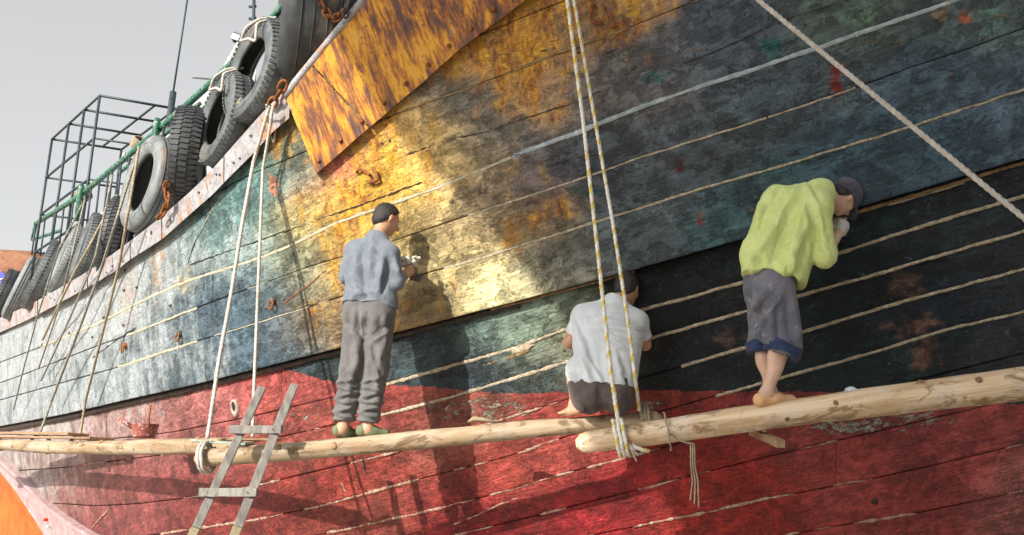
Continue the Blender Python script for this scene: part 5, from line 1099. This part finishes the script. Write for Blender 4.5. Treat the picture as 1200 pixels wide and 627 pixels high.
sleeve(v, j3['shR'], j3['elR'], j3['elR']+(j3['wrR']-j3['elR'])*.22, .078, .070, .064, .018); sleeve(v, j3['shL'], j3['elL'], j3['elL']+(j3['wrL']-j3['elL'])*.5, .078, .062, .056)
v.cutfn(lambda p: (h3[2]+.075-(p[..., 0]-h3[0])*.30+wob(p, .004, 2))-p[..., 2]); v.cutplane(j3['neck']+(j3['hd']-j3['neck'])*.12, nrm(j3['hd']-j3['neck']))
v.cone(j3['neck']-nrm(j3['hd']-j3['neck'])*.02, j3['neck']+nrm(j3['hd']-j3['neck'])*.028, .070, .074, .01, cut=True)
finish('shirt', v, M['shirt3'], W3, strokes([(944, 238, 908, 326, 5, .022), (930, 226, 888, 300, 5, .018), (952, 262, 928, 334, 4, -.024), (938, 265, 915, 330, 4, .016), (900, 238, 893, 262, 3.5, -.020), (915, 220, 903, 240, 4, -.012), (880, 285, 900, 322, 4, -.012), (958, 248, 966, 288, 4, .014), (950, 250, 955, 290, 3.5, -.016), (962, 290, 974, 300, 3, .012), (884, 300, 882, 322, 4, .012), (948, 214, 962, 236, 3, -.012), (925, 300, 938, 336, 4, .014), (900, 268, 878, 312, 4, .014)]))
v = Vol(*bounds([j3[k] for k in ('hipL', 'hipR', 'knL', 'knR', 'anL')], .22), .007); v.cone(j3['hipL']+[-.01, 0, .07], j3['hipR']+[0, 0, .07], .125, None, .04); glutes(v, j3, .016, (-.85, -.3, 0))
kc = {}
for s in 'LR':
    kc[s] = j3['kn'+s]+(j3['an'+s]-j3['kn'+s])*.16; v.cone(j3['hip'+s], j3['kn'+s]+[.0, 0, .02], .122, .100, .03); v.cone(j3['kn'+s]+[0, 0, .02], kc[s], .100, .092, .03, cut=True)
v.cutfn(lambda p: p[..., 2]-(h3[2]+.14)); finish('trousers', v, M['pants3'], W3, strokes([(884, 334, 890, 396, 4, .016), (914, 348, 888, 388, 4, .016), (930, 350, 936, 400, 4, .014), (898, 350, 884, 372, 3.5, -.014), (918, 395, 938, 408, 3, .014), (884, 392, 902, 404, 3, .014), (910, 360, 912, 400, 3, -.012), (905, 410, 935, 416, 3, .012)]))
for s in 'LR':
    v = Vol(kc[s]-.22, kc[s]+.22, .007); a = j3['kn'+s]+(kc[s]-j3['kn'+s])*-.25; v.cone(a, kc[s]+(kc[s]-j3['kn'+s])*.25, .116, .110, 0, cut=True, cuta=True); finish('turn_up', v, M['cuff3'], W3, lambda V: (fbm(V*np.array([14, 14, 30.])+8, 2)-.5)*.022)
shoe(W3, j3['anL'], j3['heL'], j3['toL'], M['shoe3'], .043); shoe(W3, j3['anR'], j3['heR'], j3['toR'], M['shoe3'], .043)
# cap with a visor
f, u, r, A = fur3; c = j3['hd']; v = Vol(c-.26, c+.26, .006); v.ell(c+u*.030-f*.010, (.098, .116, .108), A, 0); v.cutplane(c+u*.004-f*.02, -u+f*.18)
finish('cap', v, M['cap3'], W3, lambda V: (fbm(V*22, 2)-.5)*.006)
V = []; F = []; n_ = 13; m_ = 5
for i in range(n_):
    a = (i/(n_-1)-.5)*2.3
    for k in range(m_):
        t = k/(m_-1); rad = .104+.080*t*math.cos(a*.68); V.append(c+u*(.028-.030*t-.030*(math.sin(a)**2)*(.4+t*.3))+f*(rad*math.cos(a)-.006)+r*(.096+.012*t)*math.sin(a)*1.0)
F = [(i*m_+k, (i+1)*m_+k, (i+1)*m_+k+1, i*m_+k+1) for i in range(n_-1) for k in range(m_-1)]
o = mesh_obj('cap_visor', V, F, M['cap3'], W3); md = o.modifiers.new('thick', 'SOLIDIFY'); md.thickness = .006
bp = c+u*.135-f*.005; tube('cap_button', np.array([bp-u*.006, bp+u*.002, bp+u*.004]), np.array([.009, .008, .003]), M['cap3'], W3)
# gloves
for s, d, n, cu in (('R', nrm(J(994, 254, y3+.16)-j3['wrR']), (-.2, .8, .2), .5), ('L', nrm(J(992, 258, y3+.42)-j3['wrL']), (.2, -.6, .5), .5)):
    w = j3['wr'+s]; v = Vol(w-.26, w+.26, .005); v.cone(w-nrm(d)*.035, w+nrm(d)*.01, .036, .034, .01, cuta=True); hand(v, w, d, n, cu, .0118, s == 'L'); v.ell(w+nrm(d)*.06, (.040, .040, .040), None, .02); finish('glove', v, M['glove'], W3, lambda V: (fbm(V*40, 2)-.5)*.005, 1)
